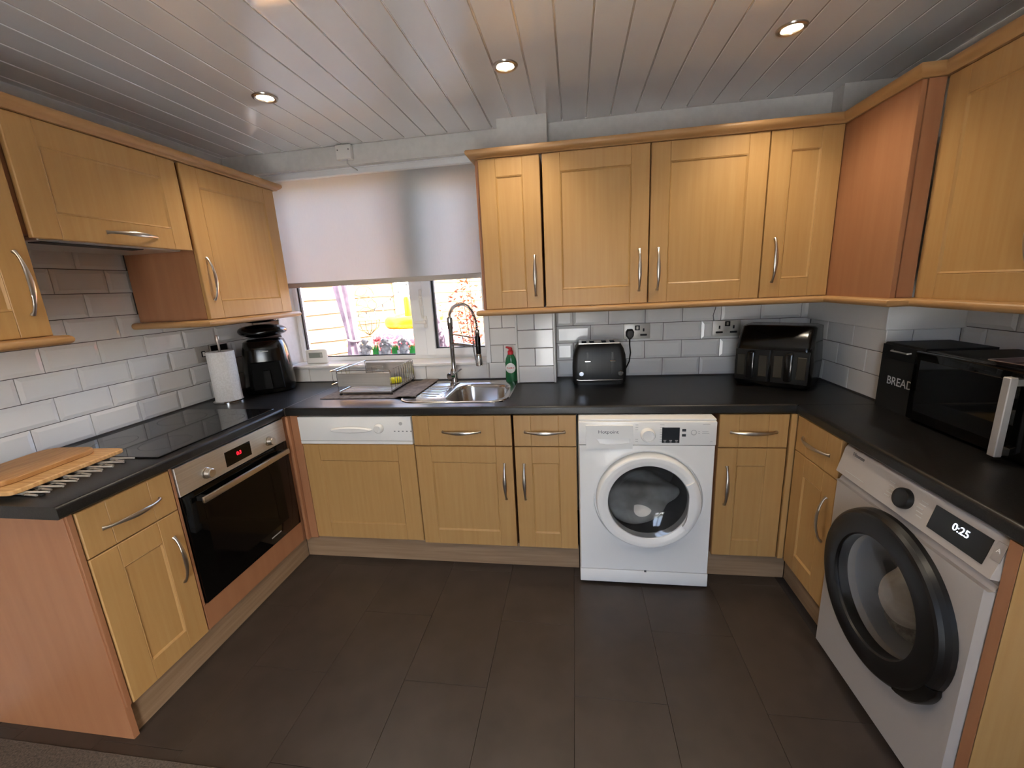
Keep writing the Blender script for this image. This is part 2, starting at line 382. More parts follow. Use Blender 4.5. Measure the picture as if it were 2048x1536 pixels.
# ------------------------------------------------------------------ kitchen units
ZB, ZT, ZS = .135, .863, .700
HL = .196
def handle_mesh():
    P, rx, ry = [], [], []; n = 22
    for i in range(n+1):
        t = i/n; s = math.sin(PI*t)
        P.append((0, -.001-.029*max(s, 0)**.62, -HL/2+HL*t))
        e = min(t, 1-t)
        wv = .0078 if e < .02 else (.0052+.0042*math.sin(PI*t)**3)
        rx.append(wv); ry.append(.0068 if e < .02 else .0042)
    return G().tube(P, rx, 10, ry=ry, up=(0, -1, .001)).mesh('handle', 50)
HANDLE = handle_mesh()
def front_mesh(w, h, s=.085, panel=True, t=.018):
    e, gw, st = .0025, .0018, .006
    def brk(L):
        b = [0, e, s-gw, s, s+gw, s+gw+st, L-s-gw-st, L-s-gw, L-s, L-s+gw, L-e, L]
        return b
    X = brk(w)
    Z = brk(h) if panel else [0, e, h-e, h]
    g = G(); bm = g.bm; V = []
    for z in Z:
        row = []
        for x in X:
            d = 0
            if x in (0, w) or z in (0, h): d = .0025
            elif abs(x-s) < 1e-6 or abs(x-w+s) < 1e-6: d = .002
            if panel and s+gw < z < h-s-gw and s+gw < x < w-s-gw: d = .005
            elif panel and (abs(z-s) < 1e-6 or abs(z-h+s) < 1e-6) and s-1e-6 < x < w-s+1e-6: d = max(d, .0018)
            row.append(bm.verts.new((x, d, z)))
        V.append(row)
    for i in range(len(Z)-1):
        for j in range(len(X)-1): bm.faces.new((V[i][j], V[i][j+1], V[i+1][j+1], V[i+1][j]))
    B = [bm.verts.new(p) for p in ((0, t, 0), (w, t, 0), (w, t, h), (0, t, h))]
    bm.faces.new(B[::-1])
    bm.faces.new([B[0], B[1]]+[V[0][j] for j in range(len(X)-1, -1, -1)])
    bm.faces.new([B[1], B[2]]+[V[i][-1] for i in range(len(Z)-1, -1, -1)])
    bm.faces.new([B[2], B[3]]+[V[-1][j] for j in range(len(X))])
    bm.faces.new([B[3], B[0]]+[V[i][0] for i in range(len(Z))])
    return g.mesh('front', 12)
def front(root, name, x0, x1, z0, z1, hx=None, hz=None, horiz=False, panel=True, s=.085, m='wood'):
    o = link(name, front_mesh(x1-x0, z1-z0, s, panel), m, root, (x0, 0, z0))
    if hx is not None:
        hd = link('handle', HANDLE, 'nickel', o, (hx-x0, 0, hz-z0))
        if horiz: hd.rotation_euler = (0, PI/2, 0)
    return o
def base_unit(label, loc, rz, w, hside, split=True, depth=.57, group='base cabinets', top=.867):
    r = thing('base_cabinet', label, 'cabinet', loc, rz, group)
    G().box(0.002, w-.002, .022, depth, ZB-.003, top).ob('body', 'carcass', r)
    if split: front(r, 'drawer', 0.001, w-.001, ZS+.002, ZT, w/2, (ZS+ZT)/2-.004, True, False)
    hx = w-.045 if hside == 'r' else .045
    front(r, 'door', 0.001, w-.001, ZB, ZS-.002 if split else ZT, hx, ZS-.19)
    return r
base_unit('beech base cabinet with drawer and door beneath the sink', (-.613, 0, 0), 0, .513, 'r', top=.74)
base_unit('narrow beech base cabinet touching the side of the porthole washing machine nearest the sink', (-.09, 0, 0), 0, .308, 'l', depth=.47)
base_unit('narrow beech base cabinet between the white washing machine and the corner post', (.868, 0, 0), 0, .297, 'l')
base_unit('beech base cabinet with drawer and door next to the oven, under the chopping boards', (XL, -.985, 0), PI/2, .313, 'r')
base_unit('beech base cabinet in the corner touching the tumble dryer', (XR, -.0124, 0), -PI/2, .313, 'r')
# corner posts
tag(G().box(1.168, 1.21, .004, .05, ZB, .866, .002).box(1.168, XR, -.009, .03, ZB, .866, .002).ob('corner_post', 'wood'), 'beech corner post where the two base runs meet beside the narrow cabinet', 'post')
tag(G().box(-1.335, -1.322, -.028, .02, ZB, .866, .002).box(-1.335, -1.252, .004, .03, ZB, .866, .002).box(-1.312, -1.296, -.02, .02, ZB, .866, .004, 2).ob('corner_post', 'carcass'), 'fluted beech corner post between the oven and the dishwasher', 'post')
# end panels
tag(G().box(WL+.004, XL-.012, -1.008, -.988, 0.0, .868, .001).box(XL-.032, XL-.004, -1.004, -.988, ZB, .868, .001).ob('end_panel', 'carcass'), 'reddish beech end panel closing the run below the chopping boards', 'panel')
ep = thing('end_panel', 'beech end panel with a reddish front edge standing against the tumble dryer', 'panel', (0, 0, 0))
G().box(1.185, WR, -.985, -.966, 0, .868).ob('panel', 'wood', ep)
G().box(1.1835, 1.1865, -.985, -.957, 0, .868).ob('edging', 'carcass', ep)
# plinths
tag(G().box(XL-.03, XL-.035-.015, -.986, .03, 0, ZB-.002).ob('plinth', 'plinth'), 'grey oak plinth board under the oven run', 'plinth')
tag(G().box(XL-.03, .222, .034, .049, 0, ZB-.002).ob('plinth', 'plinth'), 'long grey oak plinth board under the dishwasher and sink cabinet', 'plinth')
tag(G().box(.866, XR+.03, .034, .049, 0, ZB-.002).ob('plinth', 'plinth'), 'short grey oak plinth board beside the foot of the porthole washing machine', 'plinth')
tag(G().box(XR+.034, XR+.049, -.33, .034, 0, ZB-.002).ob('plinth', 'plinth'), 'short grey oak plinth board beside the foot of the tumble dryer', 'plinth')
# ---- worktops
def nose(y, top=.912, bot=.870, r=.012):     # front profile (depth, z), front at y
    pts = []
    for i in range(7):
        a = PI/2 + PI/2*i/6
        pts.append((y+r+r*math.cos(a), top-r+r*math.sin(a)))
    pts += [(y, bot+.006), (y+.006, bot)]
    return pts
HX0, HX1, HY0, HY1 = -.490, -.145, .075, .475
g = G()
p = nose(-.015)
g.prism(p+[(.04, .870), (.04, .912)], 'x', -1.3065, XR-.012)
g.box(-1.3065, HX0, .04, WB-.003, .870, .912).box(HX1, XR-.012, .04, .488 if False else .478, .870, .912)
g.box(HX0, HX1, .04, HY0, .870, .912).box(HX0, HX1, HY1, .478, .870, .912)
g.box(HX0, -.128, .478, WB-.003, .870, .912).box(.108, XR-.012, .478, WB-.003, .870, .912)
g.box(XR-.012, 1.511, -.02, WB-.003, .870, .912)
tag(g.ob('worktop', 'worktop'), 'black worktop holding the sink and the toaster', 'worktop')
g = G()
prof = [(-(d)+0, z) for d, z in nose(0)]
g.loft([[Vector((XL+.013-d, y, z)) for d, z in nose(0)+[(.06, .870), (.06, .912)]] for y in (-1.030, WB-.003 if False else -.0155)])
g.box(WL+.006, XL+.013-.06, -1.030, WB-.008, .870, .912).box(XL+.013-.06, XL+.013, -.0155, WB-.008, .870, .912)
wt = thing('worktop', 'black worktop with the hob let into it', 'worktop', (0, 0, 0))
g.ob('slab', 'worktop', wt)
G().box(-1.308, -1.3065, -.018, WB-.01, .872, .9126).ob('joint_strip', 'nickel', wt)
g = G()
g.loft([[Vector((XR-.013+d, y, z)) for d, z in nose(0)+[(.06, .870), (.06, .912)]] for y in (-.988, -.022)])
g.box(XR-.013+.06, WR-.008, -.988, -.022, .870, .912)
tag(g.ob('worktop', 'worktop'), 'black worktop under the microwave and bread bin', 'worktop')
# ---- wall units
def wall_unit(label, loc, rz, w, h, hx, hz, depth, group, x_ext=(0, 0), horiz=False, m='carcass'):
    r = thing('wall_cabinet', label, 'cabinet', loc, rz, group)
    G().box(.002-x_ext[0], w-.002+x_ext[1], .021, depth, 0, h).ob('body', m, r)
    front(r, 'door', .001, w-.001, .001, h-.001, hx, hz, horiz)
    return r
YU, UB, UT = .247, 1.366, 2.089
H = UT-UB; gb = 'wall cabinets over the toaster'
wall_unit('narrow beech wall cabinet with its door handle near the window blind', (-.2385, YU, UB), 0, .303, H, .303-.04, .16, .225, gb, (.02, 0))
wall_unit('wide beech wall cabinet adjoining the narrow one next to the blind', (.0745, YU, UB), 0, .502, H, .46, .16, .225, gb)
wall_unit('wide beech wall cabinet adjoining the narrow one that meets the boxed corner', (.580, YU, UB), 0, .507, H, .042, .16, .36, gb)
wall_unit('narrow beech wall cabinet in the corner above the dual drawer air fryer', (1.0905, YU, UB), 0, .293, H, .05, .17, .36, gb)
LB, LT, LM = 1.397, 2.092, 1.7126
XU = -1.51; gl = 'wall cabinets around the extractor'
wall_unit('beech wall cabinet above the black air fryer beside the window', (XU, -.138, LB), PI/2, .607, LT-LB, .045, .19, .40, gl)
r = thing('extractor_cabinet', 'beech lift-up front hiding the extractor above the hob', 'extractor', (XU, -.7505, LM), PI/2)
G().box(-.014, .607, .021, .40, .012, LT-LM).ob('body', 'carcass', r)
front(r, 'door', 0, .593, 0, LT-LM-.001, .33, .042, True)
G().box(.03, .56, .03, .32, -.004, .012, .003).ob('grille', 'steel', r)
G().box(.05, .40, .045, .10, -.007, -.004).ob('vent', 'blackmatt', r)
wall_unit('beech wall cabinet with tall door, above the stacked chopping boards', (XU, -1.275, LB), PI/2, .503, LT-LB, .463, .17, .40, gl)
# boxed corner and right wall unit
bx_ = thing('boxed_corner', 'orange beech boxing in the corner between the wall cabinets', 'boxing', (0, 0, 0))
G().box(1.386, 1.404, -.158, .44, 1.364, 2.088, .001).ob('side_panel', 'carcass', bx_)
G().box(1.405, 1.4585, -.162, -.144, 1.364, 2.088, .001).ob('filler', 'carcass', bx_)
wall_unit('beech wall cabinet with curved handle above the microwave', (1.459, -.167, 1.362), -PI/2, .50, .725, .40, .185, .32, None)
wall_unit('beech wall cabinet beyond the one above the microwave, next to the doorway', (1.459, -.672, 1.362), -PI/2, .50, .725, .05, .185, .32, None)
# ---- cornices and pelmets
def cornice(path, z, label):
    P = [(-.02, z), (.008, z), (.010, z+.004), (.017, z+.008), (.026, z+.016), (.030, z+.022), (.030, z+.033), (.026, z+.038), (-.02, z+.038)]
    return tag(G().loft(mould(path, P)).ob('cornice', 'moulding', ang=50), label, 'cornice')
def pelmet(path, z, label):
    P = [(-.03, z)] + [(.012+.0155*math.sin(PI*i/8), z-.0155+.0155*math.cos(PI*i/8)) for i in range(9)] + [(-.03, z-.031)]
    return tag(G().loft(mould(path, P)).ob('pelmet', 'moulding', ang=50), label, 'pelmet')
cornice([(-.262, .47), (-.262, YU), (1.386, YU), (1.386, -.162), (1.459, -.162), (1.459, -1.17)], 2.089, 'beech cornice on top of the wall cabinets over the toaster and the boxed corner')
pelmet([(-.262, .47), (-.262, YU), (1.386, YU), (1.386, -.162), (1.459, -.162), (1.459, -1.17)], 1.365, 'rounded beech pelmet under the wall cabinets above the toaster and microwave')
cornice([(XU, -1.28), (XU, .487), (WL+.01, .487)], 2.0935, 'beech cornice running along the top of the extractor cabinets')
pelmet([(WL+.012, -.150), (XU, -.150), (XU, .487), (WL+.012, .487)], 1.396, 'rounded beech pelmet under the wall cabinet above the black air fryer')
pelmet([(XU, -1.28), (XU, -.762), (WL+.012, -.762)], 1.396, 'rounded beech pelmet under the cabinet above the chopping boards')
# ---- ceiling downlights
def downlight(x, y, label, beam='downlight_beam'):
    r = thing('downlight', label, 'light', (x, y, ZC), 0, 'ceiling downlights')
    q = Matrix.Rotation(PI, 3, 'X').to_quaternion()
    G().lathe([(.034, -.001), (.036, .005), (.044, .008), (.050, .005), (.052, -.001), (.034, -.001)], 32, cap=False, quat=q).ob('bezel', 'nickel', r)
    G().lathe([(.033, -.004), (.033, .0005)], 24, quat=q).ob('lens', 'lens', r)
    l = bpy.data.lights.new(beam, 'SPOT'); l.energy = SPOT_W; l.color = (1, .86, .67); l.spot_size = math.radians(118); l.spot_blend = .8; l.shadow_soft_size = .03
    lo = bpy.data.objects.new(beam, l); C.objects.link(lo); lo.parent = r; lo.location = (0, 0, -.012)
for x, lb in ((-1.107, 'lit ceiling downlight nearest the cabinets over the hob'), (-.04, 'lit ceiling downlight between the other two of its row, by the window pier'), (1.014, 'lit ceiling downlight nearest the boxed corner')):
    downlight(x, -.04, lb)
for x, lb in ((-1.107, 'lit ceiling downlight over the carpet on the hob side'), (-.04, 'lit ceiling downlight over the carpet facing the glazed door'), (1.014, 'lit ceiling downlight over the carpet on the dryer side')): downlight(x, -1.45, lb, 'downlight_beam_%s_offscreen' % ('left' if x < -1 else 'right' if x > 1 else 'middle'))
# ------------------------------------------------------------------ appliances
def qaxis(v): return Vector(v).to_track_quat('Z', 'Y')
FWD = Matrix(((1, 0, 0), (0, 0, -1), (0, 1, 0))).to_quaternion()      # local z of a lathe -> -y (towards the room)
# dishwasher
dw = thing('dishwasher', 'dishwasher with white control strip and beech door', 'dishwasher', (-1.247, 0, 0))
W_ = .630
G().box(.004, W_-.004, .022, .56, ZB, .867).ob('body', 'enamel', dw)
cp = G().box(0, W_, -.008, .02, .7305, .862, .002, 2).ob('control_panel', 'enamel', dw)
G().box(0, W_, -.008, .02, .712, .7285, .001).ob('lower_strip', 'enamel', dw)
G().loft([[Vector((.30+a*math.cos(2*PI*i/32), y, .792+b*math.sin(2*PI*i/32))) for i in range(32)] for a, b, y in ((.118, .018, -.007), (.115, .016, -.018), (.105, .011, -.024))]).ob('grip', 'enamel', cp)
kn = G().lathe([(.026, 0), (.026, .006), (.022, .018), (.018, .021)], 28, (.455, -.008, .800), FWD).ob('knob', 'enamel', cp)
G().box(.4525, .4575, -.031, -.028, .782, .818, .001).ob('grip_ridge', 'white', kn)
for i in range(5): G().box(.535+.022*i, .543+.022*i, -.0086, -.0075, .782, .786).ob('indicator', 'sticker', cp)
G().lathe([(.009, 0), (.009, .002)], 16, (.575, -.008, .825), FWD).ob('button', 'printpale', cp)
front(dw, 'door', 0, W_, .147, .708, s=.092)
# oven
OVW = mat('oven_window', '070505', .08); OVW.node_tree.nodes['Principled BSDF'].inputs['Specular IOR Level'].default_value = .15
ov = thing('oven', 'built-in electric oven with steel control strip and black glass door', 'oven', (XL, -.656, 0), PI/2)
OW = .626
G().box(.006, OW-.006, .022, .56, .24, .866).ob('body', 'steel', ov)
cp = G().box(0, OW, -.004, .02, .741, .862, .002).ob('control_panel', 'steel', ov)
G().box(.235, .385, -.0052, -.003, .762, .830, .001).ob('display', 'blackglass', cp)
text('clock_digits', '0:3', .024, (.312, -.0056, .800), 'red_led', cp)
for x in (.133, .502):
    kn = G().lathe([(.024, 0), (.024, .004), (.020, .006), (.019, .026), (.016, .029)], 28, (x, -.004, .784), FWD).ob('knob', 'nickel', cp)
dr = G().box(.002, OW-.002, -.006, .02, .256, .7385, .003, 2).ob('door', 'blackglass', ov)
G().box(.085, OW-.085, -.0066, -.005, .33, .665, .0005).ob('window', OVW, dr)
hg = G().box(.05, OW-.05, -.055, -.041, .690, .716, .004, 2).ob('handle', 'nickel', dr)
for x in (.062, OW-.082): G().box(x, x+.02, -.043, -.004, .694, .712).ob('bracket', 'black', hg)
G().box(.40, .47, -.0068, -.0058, .2950, .3005).ob('badge', 'printpale', dr)
tag(G().box(XL-.02, XL-.001, -.668, -.030, .137, .253, .001).box(XL-.02, XL-.003, -.669, -.658, .253, .866, .0008).ob('oven_filler', 'carcass'), 'orange beech filler strip below the oven door', 'panel')
# hob
hb = thing('hob', 'black ceramic glass hob', 'hob', (0, 0, .912))
G().box(-1.868, -1.350, -.672, -.035, .0006, .0062, .002).ob('glass', 'hobglass', hb)
for x, y, r in ((-1.48, -.52, .09), (-1.73, -.52, .075), (-1.48, -.2, .075), (-1.73, -.2, .10)):
    L = []
    G().lathe([(r-.0012, .0063), (r+.0012, .0063)], 48, (x, y, 0), cap=False).ob('zone_ring', mat('zone_print', '2a2a2c', .3), hb)
# ---- front loaders
def ring_front(w, z0, z1, cx, cz, R, y, cr=.012, n=64):
    sq = []
    for i in range(n):
        a = 2*PI*i/n; c, s = math.cos(a), math.sin(a)
        k = 1e9
        if c > 1e-6: k = min(k, (w-cx)/c)
        if c < -1e-6: k = min(k, -cx/c)
        if s > 1e-6: k = min(k, (z1-cz)/s)
        if s < -1e-6: k = min(k, (z0-cz)/s)
        sq.append((cx+k*c, cz+k*s))
    for X, Z in ((0, z0), (w, z0), (w, z1), (0, z1)):
        j = min(range(n), key=lambda i: (sq[i][0]-X)**2+(sq[i][1]-Z)**2); sq[j] = (X, Z)
    ci = [(cx+R*math.cos(2*PI*i/n), cz+R*math.sin(2*PI*i/n)) for i in range(n)]
    return sq, ci
def drum(parent, cx, cz, R, y0, y1):
    G().lathe([(R, -y0), (R, -y1), (.001, -y1)], 40, (cx, 0, cz), FWD, cap=False).ob('drum', mat('drum_steel', '9a9a9c', .4, .3), parent)
def blob(org, rad, seed, m, name, parent, amp=.25, flat=(1, 1, 1), sub=5):
    g = G(); rnd = random.Random(seed)
    vs = bmesh.ops.create_icosphere(g.bm, subdivisions=sub, radius=1)['verts']
    ph = [Vector((rnd.uniform(-1, 1), rnd.uniform(-1, 1), rnd.uniform(-1, 1)))*rnd.uniform(2, 5) for _ in range(5)]
    for v in vs:
        d = sum(math.sin(v.co.dot(p)+i*1.3) for i, p in enumerate(ph))/5
        v.co = Vector(org) + Vector((v.co.x*flat[0], v.co.y*flat[1], v.co.z*flat[2]))*rad*(1+amp*d)
    return g.ob(name, m, parent, ang=80)
M['porthole'] = mat('porthole_glass', '9a9ea0', .03, trans=1, ior=1.06, coat=1)
M['porthole2'] = mat('porthole_glass_clear', 'd2cec8', .03, trans=1, ior=1.06, coat=.7)
wm = thing('washing_machine', 'white front loading washing machine with porthole door under the worktop', 'washing machine', (.227, -.081, 0))
WW = .606; CX, CZ = .316, .470
g = G(); sq, ci = ring_front(WW, .088, .742, CX, CZ, .20, 0)
g.loft([[Vector((x, .58, z)) for x, z in sq], [Vector((x, .012, z)) for x, z in sq],
        [Vector((x+(.005 if x < .01 else -.005 if x > WW-.01 else 0), 0, z)) for x, z in sq],
        [Vector((CX+(x-CX)*1.42, 0, CZ+(z-CZ)*1.36)) for x, z in ci], [Vector((CX+(x-CX)*1.30, -.007, CZ+(z-CZ)*1.30)) for x, z in ci], [Vector((CX+(x-CX)*1.235, -.005, CZ+(z-CZ)*1.235)) for x, z in ci], [Vector((CX+(x-CX)*1.225, .010, CZ+(z-CZ)*1.225)) for x, z in ci], [Vector((CX+(x-CX)*1.10, .010, CZ+(z-CZ)*1.10)) for x, z in ci],
        [Vector((x, .010, z)) for x, z in ci], [Vector((x, .02, z)) for x, z in ci]], True, False)
g.ob('body', 'enamel', wm, ang=40)
G().box(0, WW, 0, .58, .012, .083, .004, 2).ob('kick_panel', 'enamel', wm)
G().box(.31, .32, -.001, .004, .078, .089).ob('chip_mark', 'sticker', wm)  # dark worn chip at the washer base, modelled as a small raised block
for x in (.05, WW-.05):
    for y in (.06, .5): G().cyl((x, y, 0), (x, y, .013), .018).ob('foot', 'black', wm)
cp = G().box(0, WW, -.004, .58, .744, .857, .006, 2).ob('control_panel', 'enamel', wm)
G().box(.002, WW-.002, .004, .58, .857, .868, .004, 2).ob('lid', 'enamel', wm)
gpoly = [(.082, .778), (.120, .778), (.160, .778), (.200, .778), (.232, .778), (.232, .762), (.20, .755), (.165, .753), (.13, .752), (.095, .757)]
gcx, gcz = .160, .766
def on_rect(x, z, x0=.034, x1=.244, z0=.730, z1=.842):
    dx, dz = x-gcx, z-gcz
    k = min([((x1 if dx > 0 else x0)-gcx)/dx if abs(dx) > 1e-6 else 1e9, ((z1 if dz > 0 else z0)-gcz)/dz if abs(dz) > 1e-6 else 1e9])
    return (gcx+k*dx, gcz+k*dz)
orect = [on_rect(*p) for p in gpoly]
for cxz in ((.034, .730), (.244, .730), (.244, .842), (.034, .842)):
    jj = min(range(len(orect)), key=lambda q: (orect[q][0]-cxz[0])**2+(orect[q][1]-cxz[1])**2); orect[jj] = cxz
dd = G().loft([[Vector((x, -.003, z)) for x, z in orect], [Vector((x, -.0135, z)) for x, z in orect], [Vector((x, -.0135, z)) for x, z in gpoly],
               [Vector((gcx+(x-gcx)*.98, -.0060 if z > .77 else -.0115, gcz+(z-gcz)*.95)) for x, z in gpoly]]).ob('detergent_drawer', 'enamel', cp, ang=20)
text('lettering', 'Hotpoint', .0215, (.135, -.0140, .8115), 'sticker', dd, sx=1.15)
kn = G().lathe([(.0325, 0), (.033, .012), (.027, .026), (.0255, .026), (.024, .021), (.010, .020)], 36, (.310, -.004, .796), FWD).ob('programme_knob', 'enamel', cp)
for i in range(8):
    for sx, dx in ((-1, .050), (1, .050)):
        zz = .762+.0115*i
        if sx < 0 and i in (2, 3, 4): continue
        ln = .018 if sx > 0 else .012
        x = .310+sx*(dx+(.012 if sx > 0 else -.002))
        G().box(x-ln/2, x+ln/2, -.0043, -.0035, zz-.0012, zz+.0012).ob('programme_mark', 'printpale', cp)
dp = G().box(.372, .448, -.006, -.003, .757, .830, .001).ob('display', mat('display_dark', '2b2f33', .15), cp)
for x in (.385, .410, .435): G().box(x-.006, x+.006, -.0066, -.0058, .768, .7705).box(x-.004, x+.004, -.0066, -.0058, .761, .764).ob('display_mark', 'printpale', dp)
for z in (.799, .823): G().box(.458, .475, -.0055, -.003, z-.012, z, .001).ob('button', mat('button_dark', '3a3d42', .3), cp)
G().lathe([(.0095, 0), (.0125, .0006)], 24, (.508, -.004, .806), FWD, cap=False).ob('emblem', 'printpale', cp)
for x, z, l in ((.530, .811, .008), (.530, .803, .008), (.556, .811, .026), (.558, .803, .030), (.56, .844, .03), (.584, .763, .010)):
    G().box(x-l/2, x+l/2, -.0043, -.0035, z-.001, z+.001).ob('panel_mark', 'printpale', cp)
dr = thing_door = G().lathe([(.180, -.008), (.182, .026), (.186, .033), (.190, .034), (.205, .040), (.212, .0415), (.226, .0405), (.231, .038), (.236, .026), (.238, -.008)], 64, (CX, 0, CZ), FWD, cap=False).ob('door', 'enamel', wm, ang=20)
G().lathe([(.183, .030), (.170, .024), (.150, .010), (.120, -.008), (.07, -.02), (.001, -.024)], 48, (CX, 0, CZ), FWD, cap=False).ob('porthole', 'porthole', dr, ang=80)
# grip on the hinge-free side
P = []
for i in range(17):
    a = -.62+1.16*i/16; P.append((a, .183, .226))
g = G(); L = []
for a, r0, r1 in P:
    c, s = math.cos(a), math.sin(a)
    e = .5*(1-math.cos(2*PI*(a+.62)/1.16))
    L.append([Vector((CX+r*c, y, CZ+r*s)) for r, y in ((.187-.012*e, -.034), (.187-.012*e, -.047), (.205, -.0515), (.226, -.046), (.233, -.032))])
g.loft(L); g.ob('grip', 'white', dr, ang=60)
drum(wm, CX, CZ, .20, .02, .34)
blob((CX-.02, .10, CZ-.035), .15, 3, noise_col(mat('laundry_grey', 'b5b0a8', .95), '98938c', 'cdc8bf', (1, 1, 1), 7, 3), 'laundry', wm, .35, (1.2, .6, .85))
# tumble dryer
dy = thing('tumble_dryer', 'pale grey tumble dryer with large black ringed door, running', 'tumble dryer', (1.172, -.345, 0), -PI/2)
DW = .610; CX, CZ = .311, .474
g = G(); sq, ci = ring_front(DW, .02, .722, CX, CZ, .19, 0)
def inset(sq, d): return [(x+(d if x < .01 else -d if x > DW-.01 else 0), z) for x, z in sq]
g.loft([[Vector((x, .56, z)) for x, z in sq], [Vector((x, .03, z)) for x, z in sq], [Vector((x, .012, z)) for x, z in inset(sq, .004)],
        [Vector((x, 0, z)) for x, z in inset(sq, .016)], [Vector((CX+(x-CX)*1.25, 0, CZ+(z-CZ)*1.25)) for x, z in ci], [Vector((x, 0, z)) for x, z in ci], [Vector((x, .02, z)) for x, z in ci]], True, False)
g.ob('body', 'enamel_grey', dy, ang=40)
for x in (.05, DW-.05):
    for y in (.06, .5): G().cyl((x, y, 0), (x, y, .022), .018).ob('foot', 'black', dy)
G().loft([[Vector((x, y, z)) for x in (.008, DW-.008) for y, z in (((.012, .733), (.018, .757), (.2, .757), (.2, .733)) if x < .1 else ((.2, .733), (.2, .757), (.018, .757), (.012, .733)))]] if False else
         [[Vector((x, y, z)) for y, z in ((.001, .7215), (.012, .7225), (.020, .738), (.014, .758), (.2, .760), (.2, .7215))] for x in (.006, DW-.006)]).ob('grip_recess', 'enamel_grey', dy)
pf = [(-.003, .757), (-.001, .764), (.008, .800), (.018, .846), (.026, .858), (.040, .864), (.56, .864), (.56, .757)]
cp = G().loft([[Vector((x, y+(.012 if e else 0), z)) for y, z in pf] for x, e in ((0, 1), (.006, 0), (DW-.006, 0), (DW, 1))]).ob('control_panel', 'enamel_grey', dy, ang=40)
slant = math.atan2(.017, .082)
def onp(u, z, off=0):     # a point on the sloping control panel
    t = (z-.764)/.082
    return Vector((u, -.001+.019*t-off, z))
def pan_box(u0, u1, z0, z1, t, name, m, parent):
    q = [onp(u0, z0), onp(u1, z0), onp(u1, z1), onp(u0, z1)]
    n = Vector((0, -math.cos(slant), -math.sin(slant)*-1)) if False else Vector((0, -.974, .226))
    return G().loft([[p-n*.001 for p in q], [p+n*t for p in q]]).ob(name, m, parent)
dpl = pan_box(.412, .575, .776, .842, .002, 'display', 'blackgloss', cp)
tx = text('display_digits', '0:25', .028, onp(.500, .818, .0030), 'white_led', dpl, rot=(PI/2-slant, 0, 0))
kq = Vector((0, -.974, .226)).to_track_quat('Z', 'Y')
G().lathe([(.031, -.001), (.0315, .010), (.029, .016), (.024, .0175)], 36, onp(.315, .808), kq).ob('programme_knob', 'black', cp)
for i in range(5):
    for sx in (-1, 1):
        u = .315+sx*(.055+.004*abs(i-2)); z = .786+.011*i
        pan_box(u-.011, u+.011, z-.0012, z+.0012, .0006, 'programme_mark', 'printpale', cp)
text('lettering', 'Hisense', .019, onp(.085, .842, .0009), 'sticker', cp, rot=(PI/2-slant, 0, 0))
pan_box(.05, .15, .7755, .7775, .0006, 'panel_mark', 'printpale', cp)
stk = pan_box(.583, .606, .800, .846, .0008, 'sticker', mat('sticker_silver', 'b9b2ae', .2, .5), cp)
text('label_lettering', 'A', .016, onp(.5945, .826, .0022), 'white', stk, rot=(PI/2-slant, 0, 0))
dr = G().lathe([(.178, .006), (.179, .034), (.183, .0395), (.190, .041), (.210, .0425), (.235, .0425), (.246, .041), (.253, .037), (.260, .028), (.264, .014), (.265, .001)], 72, (CX, 0, CZ), FWD, cap=False).ob('door', mat('dryer_ring', '0d0c0c', .34), dy, ang=9)
G().lathe([(.179, .032), (.160, .030), (.12, .022), (.06, .016), (.001, .014)], 48, (CX, 0, CZ), FWD, cap=False).ob('porthole', 'porthole2', dr, ang=80)
L = []
for i in range(13):
    a = -1.0+.62*i/12; c, s = math.cos(a), math.sin(a); e = math.sin(PI*i/12)**.5
    L.append([Vector((CX+r*c, y, CZ+r*s)) for r, y in ((.250, -.01), (.250, -.038), (.257+.012*e, -.038), (.265+.016*e, -.026), (.265+.016*e, -.004))])
G().loft(L).ob('grip', 'blackgloss', dr, ang=60)
drum(dy, CX, CZ, .19, .02, .4)
M['laundry'] = noise_col(mat('laundry_cream', 'c5bcae', .95), 'a89f92', 'dcd4c8', (1, 1, 1), 9, 4)
blob((CX+.02, .09, CZ+.01), .14, 9, 'laundry', 'laundry', dy, .4, (.75, .6, 1.1))
ft = blob((CX+.02, .05, CZ-.10), .07, 4, noise_col(mat('filter_grey', '77726a', .8), '5e5a54', '8b867d', (1, 1, 1), 60, 3), 'filter', dy, .15, (1.3, .4, .6))
# ------------------------------------------------------------------ sink and things on the worktops
sk = thing('sink', 'stainless steel sink with drainer let into the black worktop', 'sink', (0, 0, .912))
n = 8
def rr(cx, cy, w, h, r, z): return rrect(cx, cy, w, h, r, n, z)
ox, oy, ow_, oh = -.425, .308, .600, .482
bx0, bx1, by0, by1 = -.475, -.160, .092, .462
bcx, bcy, bw, bh = (bx0+bx1)/2, (by0+by1)/2, bx1-bx0, by1-by0
loops = [rr(ox, oy, ow_, oh, .10, .0008), rr(ox, oy, ow_-.006, oh-.006, .098, .006), rr(ox, oy, ow_-.018, oh-.018, .093, .0062), rr(ox, oy, ow_-.030, oh-.030, .088, .0035),
         rr(bcx, bcy, bw+.014, bh+.014, .098, .0035), rr(bcx, bcy, bw, bh, .092, -.002), rr(bcx, bcy, bw-.008, bh-.008, .088, -.02),
         rr(bcx, bcy, bw-.03, bh-.03, .082, -.125), rr(bcx, bcy, bw-.05, bh-.05, .075, -.148), rr(bcx, bcy, bw-.09, bh-.09, .06, -.155), rr(bcx, bcy, .07, .07, .034, -.158)]
bs = G().loft(loops, False, True).ob('basin', 'sinksteel', sk, ang=50)
G().lathe([(.001, -.1545), (.036, -.1545), (.038, -.1575)], 28, (bcx, bcy, 0), cap=False).ob('drain', 'chrome', sk)
G().lathe([(.016, 0), (.016, .004), (.010, .005)], 20, (bx0+.012, .16, -.05), Vector((1, 0, 0)).to_track_quat('Z', 'Y')).ob('overflow', 'chrome', sk)
